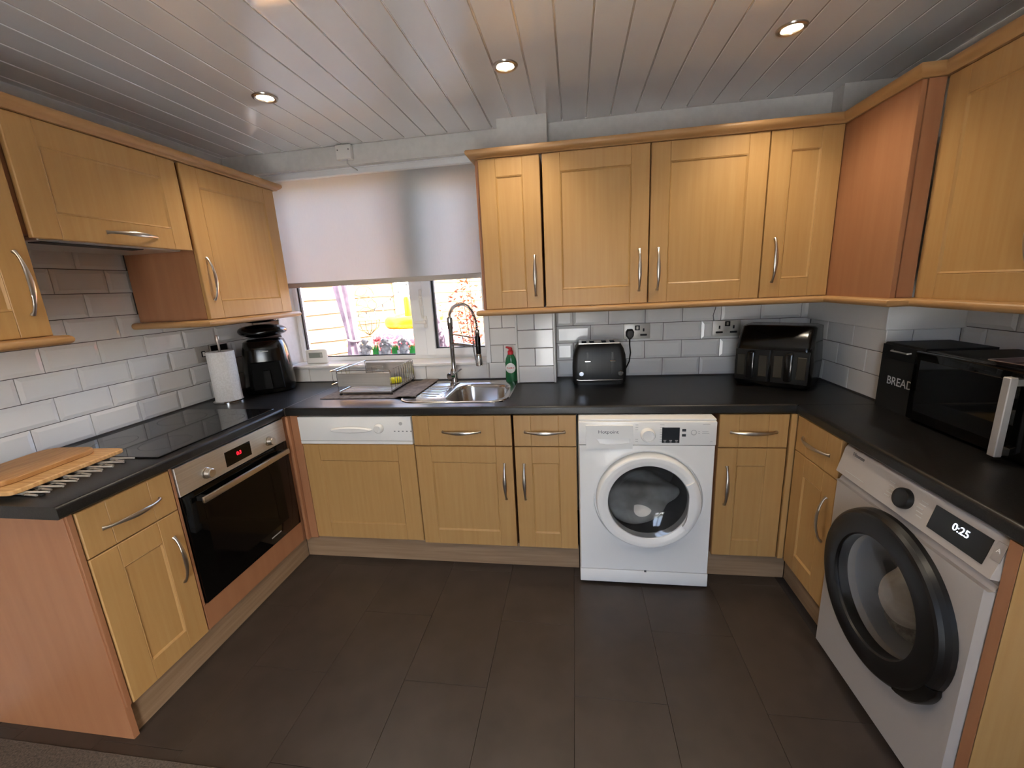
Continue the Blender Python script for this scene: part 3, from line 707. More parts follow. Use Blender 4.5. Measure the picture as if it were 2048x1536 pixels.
for i in range(7):
    y = .185+.038*i; x1 = -.530+.005*i
    G().tube([(-.690, y, .0028), (-.685, y, .0048), (x1-.01, y, .0048), (x1, y, .0028)], .0055, 8, ry=.003).ob('drainer_ridge', 'sinksteel', sk)
for i in range(6): G().lathe([(.006, .0032), (.004, .0055), (.001, .006)], 12, (-.505-.006*i*.4, .18+.035*i, 0), cap=False).ob('drainer_stud', 'chrome', sk)
# tap
tp = thing('kitchen_tap', 'chrome spring neck kitchen tap beside the sink bowl', 'tap', (-.515, .487, .9160))
G().lathe([(.030, 0), (.030, .006), (.024, .010), (.024, .075), (.020, .085), (.016, .095)], 28).ob('base', 'chrome', tp)
G().lathe([(.014, .09), (.014, .33), (.017, .335), (.017, .40), (.012, .405)], 20).ob('riser', 'chrome', tp)
G().cyl((0, 0, .05), (-.022, -.035, .05), .020, .022).ob('valve', 'chrome', tp)
lv = G().cyl((-.012, -.028, .058), (.055, -.020, .095), .0065, .005).ob('lever', 'chrome', tp)
D = Vector((.185, -.10, 0)); top = .405
def arch(t):
    return Vector((0, 0, top)) + D*(.5-.5*math.cos(PI*t)) + Vector((0, 0, .075*math.sin(PI*t))) - Vector((0, 0, .14*max(0, t-.5)*2*max(0, t-.5)))
hose = [arch(i/40) for i in range(41)]
G().tube(hose, .0055, 8).ob('hose', 'rubber', tp)
sp = []
NT = 46
for i in range(NT*8+1):
    t = i/(NT*8); c = arch(t); d = (arch(min(1, t+.01))-arch(max(0, t-.01))).normalized()
    u = Vector((.47, .88, 0)).normalized(); v = d.cross(u)
    a = 2*PI*NT*t
    sp.append(c+(u*math.cos(a)+v*math.sin(a))*.0105)
G().tube(sp, .0016, 4).ob('spring', 'chrome', tp, ang=80)
e = arch(1)
hd = G().lathe([(.010, .0), (.013, -.004), (.013, -.035), (.011, -.038)], 18, e).ob('collar', 'chrome', tp)
hd = G().lathe([(.0125, -.036), (.015, -.05), (.015, -.135), (.013, -.14)], 18, e).ob('spray_grip', 'black', tp)
G().lathe([(.014, -.138), (.018, -.15), (.020, -.19), (.021, -.205), (.018, -.208)], 22, e).ob('spray_head', 'chrome', tp)
G().tube([(-.004, -.002, .30), (.03, -.01, .30), (D.x-.012, D.y+.005, .288)], .0045, 8).tube([(D.x-.012, D.y+.005, .288), (D.x, D.y, .288)], .012, 10).ob('guide_arm', 'chrome', tp)
G().tube([(-.004, -.002, .245), (.08, -.04, .243), (D.x-.03, D.y+.012, .240)], 0.0098, 10).ob('spout_arm', 'chrome', tp)
G().tube([(D.x-.030, D.y+.012, .27), (D.x-.030, D.y+.012, .215), (D.x-.024, D.y+.008, .17), (D.x-.015, D.y, .13)], .0045, 8).ob('trigger', 'chrome', tp)
# drying mat and dish rack
def mat_z(x): return .0 if x < -.77 else (0.0098 if x > -.74 else 0.0098*(x+.77)/.03)
g = G(); xs = [-1.212, -1.0, -.85, -.79, -.77, -.74, -.70, -.648]; ys = [.163, .30, .45, .585]
g.loft([[Vector((x, y, .9125+mat_z(x))) for y in ys]+[Vector((x, y, .9165+mat_z(x))) for y in ys[::-1]] for x in xs])
tag(g.ob('drying_mat', noise_col(mat('mat_fabric', '6d625c', .9), '5f5550', '7d726b', (1, 1, 1), 35, 3, bump=.3)), 'brown grey fabric drying mat under the dish rack', 'mat')
rk = thing('dish_rack', 'stainless steel wire dish rack standing on the drying mat', 'dish rack', (-1.135, .235, .9166))
RW, RD, T = .325, .34, .0024
def loop(pts, r=T): return G().tube(pts, r, 6, closed=True)
def rp(x0, x1, z0, z1, y, r=.012):
    out = []
    for p in rrect((x0+x1)/2, (z0+z1)/2, x1-x0, z1-z0, r, 4): out.append((p.x, y, p.y))
    return out
for y in (0, RD): loop(rp(0, RW, .012, .142, y)).ob('end_frame', 'chrome', rk)
for y in (-.003, RD+.003): G().box(.004, RW-.004, y-.0012, y+.0012, .052, .128, .001).ob('end_plate', M['steel'], rk)
for z, a in ((.022, 0), (.142, .0)):
    for x in (.004, RW-.004): G().tube([(x, 0, z), (x, RD, z)], T, 6).ob('side_rail', 'chrome', rk)
for i in range(11):
    y = .02+i*.03
    G().tube([(.004, y, .022), (RW-.004, y, .022)], .0015, 5).ob('floor_wire', 'chrome', rk)
for i in range(9):
    y = .06+i*.032
    G().tube([(RW-.004, y, .022), (RW-.001, y, .11), (RW-.004, y+.006, .142), (RW-.012, y+.008, .136)], .0018, 5).ob('plate_prong', 'chrome', rk)
ct = G()
for z in (.055, .135): ct.tube([(p[0], p[1], z) for p in ((-.002, .03), (-.055, .03), (-.06, .035), (-.06, .25), (-.055, .255), (-.002, .255))], T, 6)
for y in (.05, .1, .15, .2, .24): ct.tube([(-.058, y, .135), (-.058, y, .055), (-.002, y, .055)], .0015, 5)
ct.ob('cutlery_holder', 'chrome', rk)
G().box(.012, RW-.012, .01, RD-.01, .010, .018, .003).ob('drip_tray', M['lcd'] if False else mat('tray_grey', 'a8a6a3', .4), rk)
for x in (.008, RW-.008):
    for y in (.004, RD-.004): G().lathe([(.008, 0), (.009, .006), (.006, .014)], 12, (x, y, 0)).ob('foot', 'blackmatt', rk)
sq_ = G(); sq_.box(-.05, .05, -.03, .03, 0, .032, .012, 3)
sq_ = sq_.ob('sponge', noise_col(mat('sponge_yellow', 'd8d21c', .8), 'c9c212', 'e6e030', (1, 1, 1), 50, 3, bump=.3), None, (-.885, .43, .9407), .5)
tag(sq_, 'bright yellow washing-up sponge lying in the dish rack', 'sponge')
gl_ = G().lathe([(.028, .0), (.030, .003), (.036, .095), (.0345, .095), (.0285, .006), (.001, .005)], 24, (-1.0, .47, .941), cap=False).ob('drinking_glass', mat('clear_glass', 'ffffff', 0, trans=1, ior=1.3))
tag(gl_, 'clear drinking glass standing in the dish rack', 'glass')
# washing-up liquid
fb = thing('washing_up_bottle', 'green washing-up liquid bottle with red cap between the sink and the tiled pier', 'bottle', (-.168, .535, .912))
def oval(a, b, z, k=28): return [Vector((a*math.cos(2*PI*i/k), b*math.sin(2*PI*i/k), z)) for i in range(k)]
G().loft([oval(.033, .022, .0), oval(.037, .026, .006), oval(.037, .026, .04), oval(.034, .024, .085), oval(.036, .025, .115), oval(.030, .022, .145), oval(.018, .016, .168), oval(.013, .013, .172)]).ob('bottle', mat('green_liquid', '2e7a4d', .12, trans=.25), fb, ang=60)
G().loft([[Vector((.030*math.cos(2*PI*i/28), -.0262+.0003, .088+.031*math.sin(2*PI*i/28))) for i in range(28)], [Vector((.027*math.cos(2*PI*i/28), -.0282, .088+.029*math.sin(2*PI*i/28))) for i in range(28)]]).ob('label', mat('label_white', 'e8ebe6', .4), fb)
text('label_lettering', 'FAIRY', .0175, (0, -.0286, .088), mat('fairy_red', 'c8202c', .4), fb)
cpb = G().lathe([(.017, .168), (.017, .188), (.012, .192), (.011, .206), (.006, .212)], 18).ob('cap', mat('cap_red', 'd02a34', .35), fb)
G().tube([(0, 0, .205), (-.012, -.004, .210), (-.026, -.008, .214)], [.008, .007, .005], 10).ob('nozzle', M['cap_red'] if 'cap_red' in M else cpb.data.materials[0], cpb)
# thermostat
th = thing('thermostat', 'white freestanding thermostat on the window sill', 'thermostat', (-1.552, .705, 1.0245), .06)
G().box(-.076, .076, -.012, .014, 0, .098, .011, 3).ob('case', 'white', th)
G().box(-.050, .048, -.0128, -.0112, .042, .078, .001).ob('screen', 'lcd', th)
G().box(.030, .046, -.0132, -.012, .048, .072, .001).ob('button', 'printpale', th)
# paper towel
pt = thing('paper_towel_holder', 'steel kitchen roll holder beside the hob', 'holder', (-1.765, .140, .912))
G().lathe([(.080, 0), (.080, .010), (.075, .014), (.006, .014)], 36).ob('base', 'chrome', pt)
G().lathe([(.006, .012), (.006, .34), (.009, .35), (.010, .375), (.006, .385)], 16).ob('pole', 'nickel', pt)
ro = G().lathe([(.020, .0), (.066, .0), (.068, .003), (.068, .277), (.066, .28), (.020, .28), (.020, 0)], 48, cap=False)
ro.loft([[Vector((.068*math.cos(a), .068*math.sin(a), z)) for z in (.001, .279)]+[Vector((.0695*math.cos(a), .0695*math.sin(a), z)) for z in (.279, .001)] for a in (-.5, -.3, -.1, .1, .2)])
ro = ro.ob('paper_towel_roll', 'paper', None, (-1.765, .140, .9262))
tag(ro, 'white kitchen roll standing on its steel holder', 'kitchen roll')
# small air fryer
FDM, FDH = mat('fryer_drawer', '080808', .6), mat('fryer_handle', '1c1c1c', .6)
for q_ in (FDM, FDH): q_.node_tree.nodes['Principled BSDF'].inputs['Specular IOR Level'].default_value = .08
af = thing('air_fryer', 'round black air fryer with drawer in the corner by the window', 'air fryer', (-1.715, .432, .912), .60)
def sq_loop(a, b, z, e=3.2, k=40):
    out = []
    for i in range(k):
        t = 2*PI*i/k; c, s = math.cos(t), math.sin(t)
        out.append(Vector((a*math.copysign(abs(c)**(2/e), c), b*math.copysign(abs(s)**(2/e), s), z)))
    return out
G().loft([sq_loop(.128, .135, 0), sq_loop(.140, .146, .012), sq_loop(.142, .150, .06), sq_loop(.135, .146, .16), sq_loop(.124, .138, .27), sq_loop(.112, .126, .315), sq_loop(.085, .10, .330)]).ob('body', 'blackgloss', af, ang=50)
dwr = G().loft([[Vector((x, -.146+.0000*z, z)) for x, z in ((-.085, .03), (.085, .03), (.080, .20), (-.080, .20))], [Vector((x, -.158, z)) for x, z in ((-.080, .035), (.080, .035), (.074, .195), (-.074, .195))]]).ob('drawer', FDM, af)
G().loft([[Vector((x, y, z)) for x, z in ((-.020, .04), (.020, .04), (.016, .15), (-.016, .15))] for y in (-.157, -.188)]).ob('handle', FDH, dwr)
G().box(-.024, .024, -.1425, -.136, .258, .264, .001).ob('badge', 'mist', af)
bg_ = blob((-1.725, .445, 1.288), .1, 5, 'blackgloss', 'bag', None, .10, (1.45, 1.35, .42), 4)
tag(bg_, 'black puffy folded bag resting on the air fryer, lower of two', 'bag')
bg2 = blob((-1.735, .45, 1.352), .1, 8, 'blackgloss', 'bag', None, .10, (1.12, .9, .15), 4)
tag(bg2, 'thin black folded bag lying on top of the puffy one over the air fryer', 'bag')
# chopping boards on an expanding trivet
tv = thing('trivet', 'expanding metal rod trivet under the chopping boards', 'trivet', (-1.60, -.83, .912))
for i in range(8):
    y = .135-.038*i
    G().tube([(-.17, y-.018, .012), (.172, y, .012)], .0035, 8).ob('rod', 'rod', tv)
    G().tube([(-.17, y+.012, .0055), (.140, y-.012, .0055)], .0035, 8).ob('rod', 'rod', tv)
for x in (-.11, .10): G().tube([(x, .14, .009), (x, -.15, .009)], .0025, 6).ob('link', 'nickel', tv)
for x in (-.15, .14):
    for y in (.12, -.13): G().cyl((x, y, 0), (x, y, .006), .007).ob('foot', 'blackmatt', tv)
def board(w, d, t, r): return G().loft([rrect(0, 0, w-.006, d-.006, r, 6, 0), rrect(0, 0, w, d, r, 6, .003), rrect(0, 0, w, d, r, 6, t-.003), rrect(0, 0, w-.006, d-.006, r, 6, t)])
b1 = board(.26, .36, .016, .02).ob('chopping_board', 'bamboo', None, (-1.645, -.830, .9278), .05)
tag(b1, 'larger bamboo chopping board lying directly on the metal trivet', 'chopping board', None)
b2 = board(.215, .32, .018, .05)
b2 = b2.ob('chopping_board', noise_col(mat('oak_board', 'b5844c', .5), 'a4723d', 'c3945c', (30, 3, 3), 3, 4, .3, .7), None, (-1.690, -.842, .9439), .08)
tag(b2, 'smaller round cornered wooden chopping board on top of the bamboo one', 'chopping board')
# ---- sockets
def plate(name, label, cat, loc, rz, w=.150, h=.090):
    r = thing(name, label, cat, loc, rz, None)
    G().box(-w/2, w/2, -.008, 0, -h/2, h/2, .003, 2).ob('plate', 'plate', r)
    return r
def outlet(r, x, rocker=True):
    for dx, dz, a, b in ((0, .004, .0045, .008), ):
        G().box(x-.0045, x+.0045, -.0092, -.0075, -.002, .016, .001).ob('pin_hole', 'blackmatt', r)
    G().box(x-.019, x+.019, -.0092, -.0075, -.027, -.016, .002).ob('pin_hole', 'blackmatt', r)
def rocker(r, x, z=.022): G().box(x-.014, x+.014, -.0095, -.007, z-.014, z+.014, .002).ob('rocker_surround', 'black', r); G().box(x-.006, x+.006, -.0125, -.009, z-.009, z+.009, .0015).ob('rocker', 'nickel', r)
YT = WB-.0065
s1 = plate('wall_socket', 'steel double wall socket with a black plug, by the toaster', 'socket', (.580, YT, 1.185), 0)
outlet(s1, .038); rocker(s1, .002, .020)
s2 = plate('wall_socket', 'steel double wall socket half hidden by the dual drawer air fryer', 'socket', (1.075, YT, 1.185), 0)
outlet(s2, -.038); outlet(s2, .038); rocker(s2, .004, .026)
s3 = plate('wall_switch', 'steel switch plate on the tiles behind the kitchen roll', 'switch', (WL+.0065, .182, 1.186), PI/2, .088, .092)
G().box(-.012, .014, -.0095, -.007, -.016, .018, .002).ob('rocker_surround', 'black', s3); G().box(-.006, .009, -.0125, -.009, -.011, .013, .0015).ob('rocker', 'white', s3)
s4 = plate('wall_socket', 'dark edged steel socket on the tiles behind the black air fryer', 'socket', (WL+.0065, .300, 1.190), PI/2, .135, .090)
G().box(-.06, .06, -.0092, -.0078, -.036, .036, .001).ob('insert', 'black', s4)
pg = thing('plug', 'black mains plug and cable of the toaster', 'plug', (.538, YT-.0085, 1.172))
G().loft([[Vector((x*k, -y, z*k)) for x, z in ((-.024, .012), (-.014, .028), (.014, .028), (.024, .012), (.022, -.012), (.008, -.030), (-.008, -.030), (-.022, -.012))] for k, y in ((1, 0), (1, .018), (.7, .030))]).ob('body', 'black', pg)
G().tube([(0, -.012, -.025), (-.001, -.014, -.06), (.004, -.02, -.11), (-.004, -.03, -.16), (-.028, -.045, -.205)], .0038, 8).ob('cable', 'black', pg)
tag(G().tube([(1.02, YT-.002, 1.338), (1.008, YT-.004, 1.29), (1.000, YT-.004, 1.26), (1.006, YT-.006, 1.225)], .0018, 6).ob('cable', 'blackmatt'), 'thin dark cable hanging from under the wall cabinets to a socket', 'cable')
# ---- toaster
to = thing('toaster', 'matt black four slice toaster with chrome trim', 'toaster', (.352, .512, .912))
TW, TD = .147, .097
def rl(w, d, r, z): return rrect(0, 0, 2*w, 2*d, r, 6, z)
G().loft([rl(TW, TD, .03, .012), rl(TW+.002, TD+.002, .03, .03), rl(TW+.003, TD+.002, .03, .10), rl(TW-.002, TD, .03, .165), rl(TW-.012, TD-.006, .03, .20), rl(TW-.026, TD-.016, .028, .224), rl(TW-.035, TD-.022, .026, .230), rl(TW-.039, TD-.026, .024, .228), rl(TW-.039, TD-.026, .024, .06)]).ob('body', noise_col(mat('toaster_black', '171717', .42), '131313', '1d1d1d', (200, 1, 1), 2, 2), to, ang=50)
g = G()                                            # top plate with four open slots above the hollow body
bxs = [-TW+.034]+[v for x in (-.082, -.038, .030, .076) for v in (x-.014, x+.014)]+[TW-.034]
bys = [-TD+.022, -TD+.036, TD-.036, TD-.022]
gv = {(a, b, c): g.bm.verts.new((bxs[a], bys[b], (.2295, .2340)[c])) for a in range(10) for b in range(4) for c in range(2)}
solid = {(a, b) for a in range(9) for b in range(3) if not (b == 1 and a % 2 == 1)}
for a, b in solid:
    for c in range(2): g.bm.faces.new([gv[q] for q in ((a, b, c), (a+1, b, c), (a+1, b+1, c), (a, b+1, c))])
    for da, db, e0, e1 in ((-1, 0, (0, 0), (0, 1)), (1, 0, (1, 0), (1, 1)), (0, -1, (0, 0), (1, 0)), (0, 1, (0, 1), (1, 1))):
        if (a+da, b+db) not in solid:
            p, q = (a+e0[0], b+e0[1]), (a+e1[0], b+e1[1])
            g.bm.faces.new([gv[p+(0,)], gv[q+(0,)], gv[q+(1,)], gv[p+(1,)]])
g.ob('top_plate', 'nickel', to)
G().loft([rl(TW-.004, TD-.004, .03, .0), rl(TW-.004, TD-.004, .03, .013)]).ob('base', 'black', to)
G().tube([(-TW+.02, -TD-.002, .030), (-TW+.04, -TD-.004, .027), (TW-.04, -TD-.004, .027), (TW-.02, -TD-.002, .030)], .003, 8).ob('trim', 'chrome', to)
for x in (-.065, .072):
    G().box(x-.004, x+.004, -TD-.0035, -TD+.01, .060, .185).ob('lever_slot', 'black', to)
    G().box(x-.016, x+.016, -TD-.022, -TD-.003, .134, .142, .002).ob('lever', 'chrome', to)
for x in (-.100, .115): G().lathe([(.015, 0), (.015, .010), (.012, .014)], 24, (x, -TD-.001, .066), FWD).ob('dial', 'chrome', to)
# ---- dual drawer air fryer
ang_ = math.atan2(.20-.405, 1.325-1.055)
da = thing('dual_air_fryer', 'large black air fryer with two drawers in the corner by the pillar', 'air fryer', (1.193, .300, .912), ang_)
FW, FD = .172, .250
def fl_(w, y0, y1, r, z): return [Vector((p.x, p.y, z)) for p in rrect(0, (y0+y1)/2, 2*w, y1-y0, r, 6)]
G().loft([fl_(FW-.012, .012, FD-.02, .03, 0), fl_(FW, .0, FD-.01, .035, .02), fl_(FW+.004, -.004, FD-.005, .035, .12), fl_(FW, .0, FD-.005, .035, .20), fl_(FW-.003, .012, FD-.008, .035, .235), fl_(FW-.006, .055, FD-.01, .03, .300), fl_(FW-.02, .075, FD-.03, .03, .308)]).ob('body', 'blackgloss', da, ang=50)
for sx in (-1, 1):
    d = G().loft([[Vector((sx*.084+x, y, z)) for x, z in ((-.078, .030), (.078, .030), (.078, .190), (-.078, .190))] for y in (.004, -.010)]).ob('drawer', 'black', da)
    G().box(sx*.084-.017, sx*.084+.017, -.042, -.010, .045, .185, .008, 2).ob('handle', 'blackgloss', d)
    for q in (-1, 1): G().box(sx*.084+q*.050-.019, sx*.084+q*.050+.019, -.0125, -.009, .055, .165, .002).ob('window', mat('fryer_window', '3a352d', .2), d)
G().box(-.12, .12, .018, .024, .215, .222).ob('trim', 'nickel', da) if False else None
# ---- bread bin and microwave
bb = thing('bread_bin', 'black metal bread bin marked BREAD beside the microwave', 'bread bin', (1.485, -.014, .912), -PI/2)
G().loft([[Vector((x, y, z)) for y, z in ((0, 0), (0, .255), (.012, .268), (.24, .268), (.24, 0))] for x in (.0, .205)]).ob('body', 'blackmatt', bb)
G().box(.002, .203, -.002, .001, .205, .262, .001).ob('lid', 'black', bb)
G().tube([(.06, -.002, .242), (.065, -.012, .240), (.15, -.012, .240), (.155, -.002, .242)], .004, 8).ob('handle', 'nickel', bb)
text('lettering', 'BREAD', .047, (.118, -.0015, .118), 'mist', bb, sx=.95)
mw = thing('microwave', 'black microwave oven with a tall silver handle', 'microwave', (1.462, -.226, .912), -PI/2)
G().box(.0, .500, .018, .315, .012, .262, .006, 2).ob('body', 'blackmatt', mw)
md = G().box(.0, .500, -.008, .018, .010, .264, .005, 2).ob('door', 'blackglass', mw)
G().box(.03, .345, -.0088, -.007, .045, .235, .001).ob('window', mat('microwave_window', '0d0d0d', .05), md)
hd = G().box(.374, .398, -.046, -.026, .014, .250, .002, 1).ob('handle', mat('handle_silver', 'b8b3ae', .45, .5), md)
for z in (.018, .225): G().box(.376, .396, -.028, -.006, z, z+.022, .002).ob('bracket', 'nickel', hd)
for x in (.05, .45):
    for y in (.04, .28): G().cyl((x, y, 0), (x, y, .013), .012).ob('foot', 'black', mw)
tr_ = thing('baking_tray', 'thin metal tray lying on top of the microwave', 'tray', (1.605, -.60, 1.1745), .12)
G().loft([rrect(0, 0, .20, .26, .015, 4, .0), rrect(0, 0, .22, .28, .02, 4, .012), rrect(0, 0, .235, .295, .022, 4, .0125), rrect(0, 0, .234, .294, .022, 4, .0137), rrect(0, 0, .218, .278, .02, 4, .0132), rrect(0, 0, .198, .258, .014, 4, .0012)]).ob('tray', mat('tray_metal', '9b9094', .25, .9), tr_)
# ---- blind power box and cable on the wall above the window
jb = thing('junction_box', 'small white junction box on the wall above the blind', 'junction box', (-1.105, WB+.004, 2.256))
G().box(-.047, .047, -.035, 0, 0, .078, .003, 2).ob('box', 'white', jb)
for x, z in ((-.034, .05), (.034, .05)): G().cyl((x, -.0345, z), (x, -.0365, z), .0035).ob('screw', 'sticker', jb)
G().tube([(.012, -.02, .0), (.012, -.022, -.02), (.022, -.01, -.035), (.040, .01, -.045), (.045, .028, -.05)], .0035, 8).ob('cable', 'printpale', jb)
# ------------------------------------------------------------------ the garden outside the window
struct(G().box(-12, 12, -14, 10, -.25, -.13).ob('ground', noise_col(mat('paving', 'c0bfbc', .9), 'b2b1ae', 'cecdca', (1, 1, 1), 4, 4)), 'pale garden paving', 'ground')
M['fence'] = noise_col(mat('fence_wood', '8a6846', .85), '775738', '9b7855', (1.2, 1.2, 14), 3, 5, .3, .7, rnd=1)
M['fpost'] = mat('fence_post', 'd8cdbd', .8)
def fence(p0, p1, spacing, z0, z1, label, group):
    p0, p1 = Vector(p0), Vector(p1); d = p1-p0; L = d.length; a = math.atan2(d.y, d.x)
    r = thing('garden_fence', label, 'fence', (p0.x, p0.y, -.13), a, group)
    k = int((z1-z0)/spacing); rnd = random.Random(int(L*100)); vs = []
    for v in range(3):
        top, bot = [], []; n = 14
        for i in range(n+1):
            x = L*i/n
            bot.append((x, -.012+rnd.uniform(-.006, .006))); top.append((x, spacing+.012))
        g = G()
        g.loft([[Vector((x, -.012, z)) for x, z in bot+top[::-1]], [Vector((x, .0, z)) for x, z in bot+top[::-1]]])
        vs.append(g.mesh('board'))
    for i in range(k):
        o = link('board', vs[i % 3], 'fence', r, (0, -.004 if i % 2 else -.004, .13+z0+i*spacing)); o.rotation_euler = (-.09, 0, 0)
    for x in (0, L): G().box(x-.04, x+.04, -.05, .05, 0, z1+.2, .004).ob('post', 'fpost', r)
    return r
A = Vector((-2.5, 1.88)); dirv = Vector((.72, .82)).normalized()
fence(A-dirv*1.6, A+dirv*1.09, .140, .05, 1.95, 'waney wooden fence panel nearer the house behind the lilac curtain', 'garden fence panels')
fence(A+dirv*1.19, A+dirv*4.2, .1175, .05, 1.95, 'waney wooden fence panel beyond the covered pool', 'garden fence panels')
# covered pool with inflatables
poly = [(-1.68, 1.38), (.9, 1.38), (.9, 4.0), (-.58, 4.0), (-1.68, 2.66)]
g = G(); rnd = random.Random(3); L = []
def ring(k, z):
    c = Vector((-.3, 2.5)); out = []
    for i in range(len(poly)):
        p, q = Vector(poly[i]), Vector(poly[(i+1) % len(poly)])
        for j in range(12):
            v = p.lerp(q, j/12); v = c+(v-c)*k
            out.append(Vector((v.x, v.y, z+rnd.uniform(-.02, .02)*(1 if z > .5 else 0))))
    return out
g.loft([ring(1.0, -.13), ring(1.005, .78), ring(.985, .89), ring(.9, .912), ring(.7, .908), ring(.5, .912), ring(.3, .908), ring(.1, .908)])
tag(g.ob('covered_pool', noise_col(mat('tarpaulin', '39373a', .5), '2c2a2d', '4a474a', (1, 6, 1), 3, 5, bump=.6), ang=80), 'garden pool under a wrinkled grey tarpaulin', 'pool')
def torus(g, R, r, org, tilt=(0, 0), seg=48, rs=18):
    m = Matrix.Rotation(tilt[0], 3, 'X') @ Matrix.Rotation(tilt[1], 3, 'Y'); L = []
    for i in range(seg):
        a = 2*PI*i/seg
        L.append([Vector(org) + m @ Vector(((R+r*math.cos(b))*math.cos(a), (R+r*math.cos(b))*math.sin(a), r*math.sin(b))) for b in (2*PI*j/rs for j in range(rs))])
    return g.loft(L, closed=True)
ic = Vector((-1.27, 1.86, 1.05))
mi = mat('inflatable_pink', 'c8505a', .35); noise_col(mi, 'c8404c', 'f3d9d4', (1, 1, 1), 38, 2, .48, .6)
tag(torus(G(), .300, .112, ic).ob('inflatable_ring', mi, ang=80), 'red and white speckled inflatable ring on the pool cover', 'inflatable')
yr = thing('inflatable_ring', 'yellow inflatable ring with orange upright on top of the speckled one', 'inflatable', ic+Vector((.005, -.01, .172)))
torus(G(), .215, .058, (0, 0, .0), (.06, -.05)).ob('ring', mat('inflatable_yellow', 'f2b40a', .3), yr, ang=80)
G().lathe([(.20, -.01), (.10, -.03), (.03, -.035)], 32, cap=False).ob('membrane', mat('inflatable_amber', 'e08a10', .35), yr)
G().lathe([(.034, -.035), (.038, .0), (.036, .09), (.036, .19), (.030, .21), (.001, .215)], 20, (-.05, 0, 0), cap=False).ob('upright', mat('inflatable_orange', 'e07f0a', .35), yr)
# canopy posts with tied-back curtains
M['curtain'] = noise_col(mat('curtain_lilac', '66545f', .85), '584752', '75636d', (1, 1, 1), 12, 3)
def curtain(x, y, ztop, zbot, ztie, wtop, label, shift):
    r = thing('garden_curtain', label, 'curtain', (x, y, -.13), 0, 'canopy curtains'); L = []
    n = 48
    for i in range(26):
        z = ztop+(zbot-ztop)*i/25
        d = (z-ztie); wd = .045+ (wtop-.045)*min(1, max(0, d/.75))**1.1 if d > 0 else .045+.05*min(1, -d/.35)
        off = shift*min(1, max(0, d/.75))
        lo = []
        for j in range(n):
            a = 2*PI*j/n; rad = 1+.18*math.sin(7*a+z*1.5)+.08*math.sin(13*a)
            lo.append(Vector((off+wd*rad*math.cos(a), .045*rad*math.sin(a)*(.7+wd*3), z+.13)))
        L.append(lo)
    G().loft(L).ob('drape', 'curtain', r, ang=80)
    torus(G(), .052, .012, (0, 0, ztie+.13), (.15, .2), 24, 8).ob('tie', 'curtain', r)
    G().box(-.012, .012, -.012, .012, 0, ztop+.19).ob('post', 'fpost', r)
    return r
curtain(-1.815, 1.70, 2.25, -.08, 1.07, .11, 'lilac curtain tied back to a post before the nearer fence', -.05)
curtain(-.885, 1.20, 2.25, -.08, 1.42, .09, 'lilac curtain tied back to a post behind the window mullion', .03)
# scroll bracket with hanging basket on the fence
sb = thing('hanging_basket', 'wrought metal scroll bracket and wire basket on the fence', 'planter', (-2.07, 2.28, 0), math.atan2(dirv.y, dirv.x))
mm = mat('wrought_iron', '6a5436', .5, .6)
def arc(cx, cz, r, a0, a1, n=14): return [(cx+r*math.cos(a0+(a1-a0)*i/n), -.03, cz+r*math.sin(a0+(a1-a0)*i/n)) for i in range(n+1)]
for cx, cz, r, a0, a1 in ((.10, 1.46, .10, 0, PI), (.10, 1.36, .10, .2, PI), (.17, 1.36, .05, -PI, PI*.8), (.10, 1.25, .09, .1, PI), (.05, 1.55, .09, PI*1.1, PI*1.9)):
    G().tube(arc(cx, cz, r, a0, a1), .006, 6).ob('scroll', mm, sb)
bk = G()
for z, r in ((1.20, .13), (1.15, .12), (1.10, .09)): bk.tube([(.10+r*math.cos(PI*i/12), -.03-r*.8*math.sin(PI*i/12), z) for i in range(13)], .004, 5)
for i in range(7):
    a = PI*i/6; bk.tube([(.10+.13*math.cos(a), -.03-.104*math.sin(a), 1.20), (.10+.11*math.cos(a), -.03-.088*math.sin(a), 1.12), (.10, -.04, 1.04)], .004, 5)
bk.ob('basket', mm, sb)
# string of bulbs
st = thing('string_lights', 'string of clear bulbs with dark caps hung before the fence', 'string lights', (0, 0, 0))
pa, pb = Vector((-1.45, 2.2, 1.56)), Vector((-2.0, 2.18, 1.27)); pts = []
for i in range(13):
    t = i/12; p = pa.lerp(pb, t); p.z -= .05*math.sin(PI*t); pts.append(p)
G().tube(pts, .0025, 5).ob('cable', 'blackmatt', st)
cap_me = G().lathe([(.006, 0), (.007, -.02), (.005, -.022)], 10).mesh('cap'); bul = G().lathe([(.005, -.02), (.013, -.035), (.014, -.048), (.008, -.06), (.001, -.064)], 12, cap=False).mesh('bulb')
for i in range(0, 13, 2):
    c = link('cap', cap_me, 'blackmatt', st, pts[i]); link('bulb', bul, mat('bulb_glass', 'ffffff', .05, trans=1, ior=1.1) if i == 0 else bul.materials[0], c)
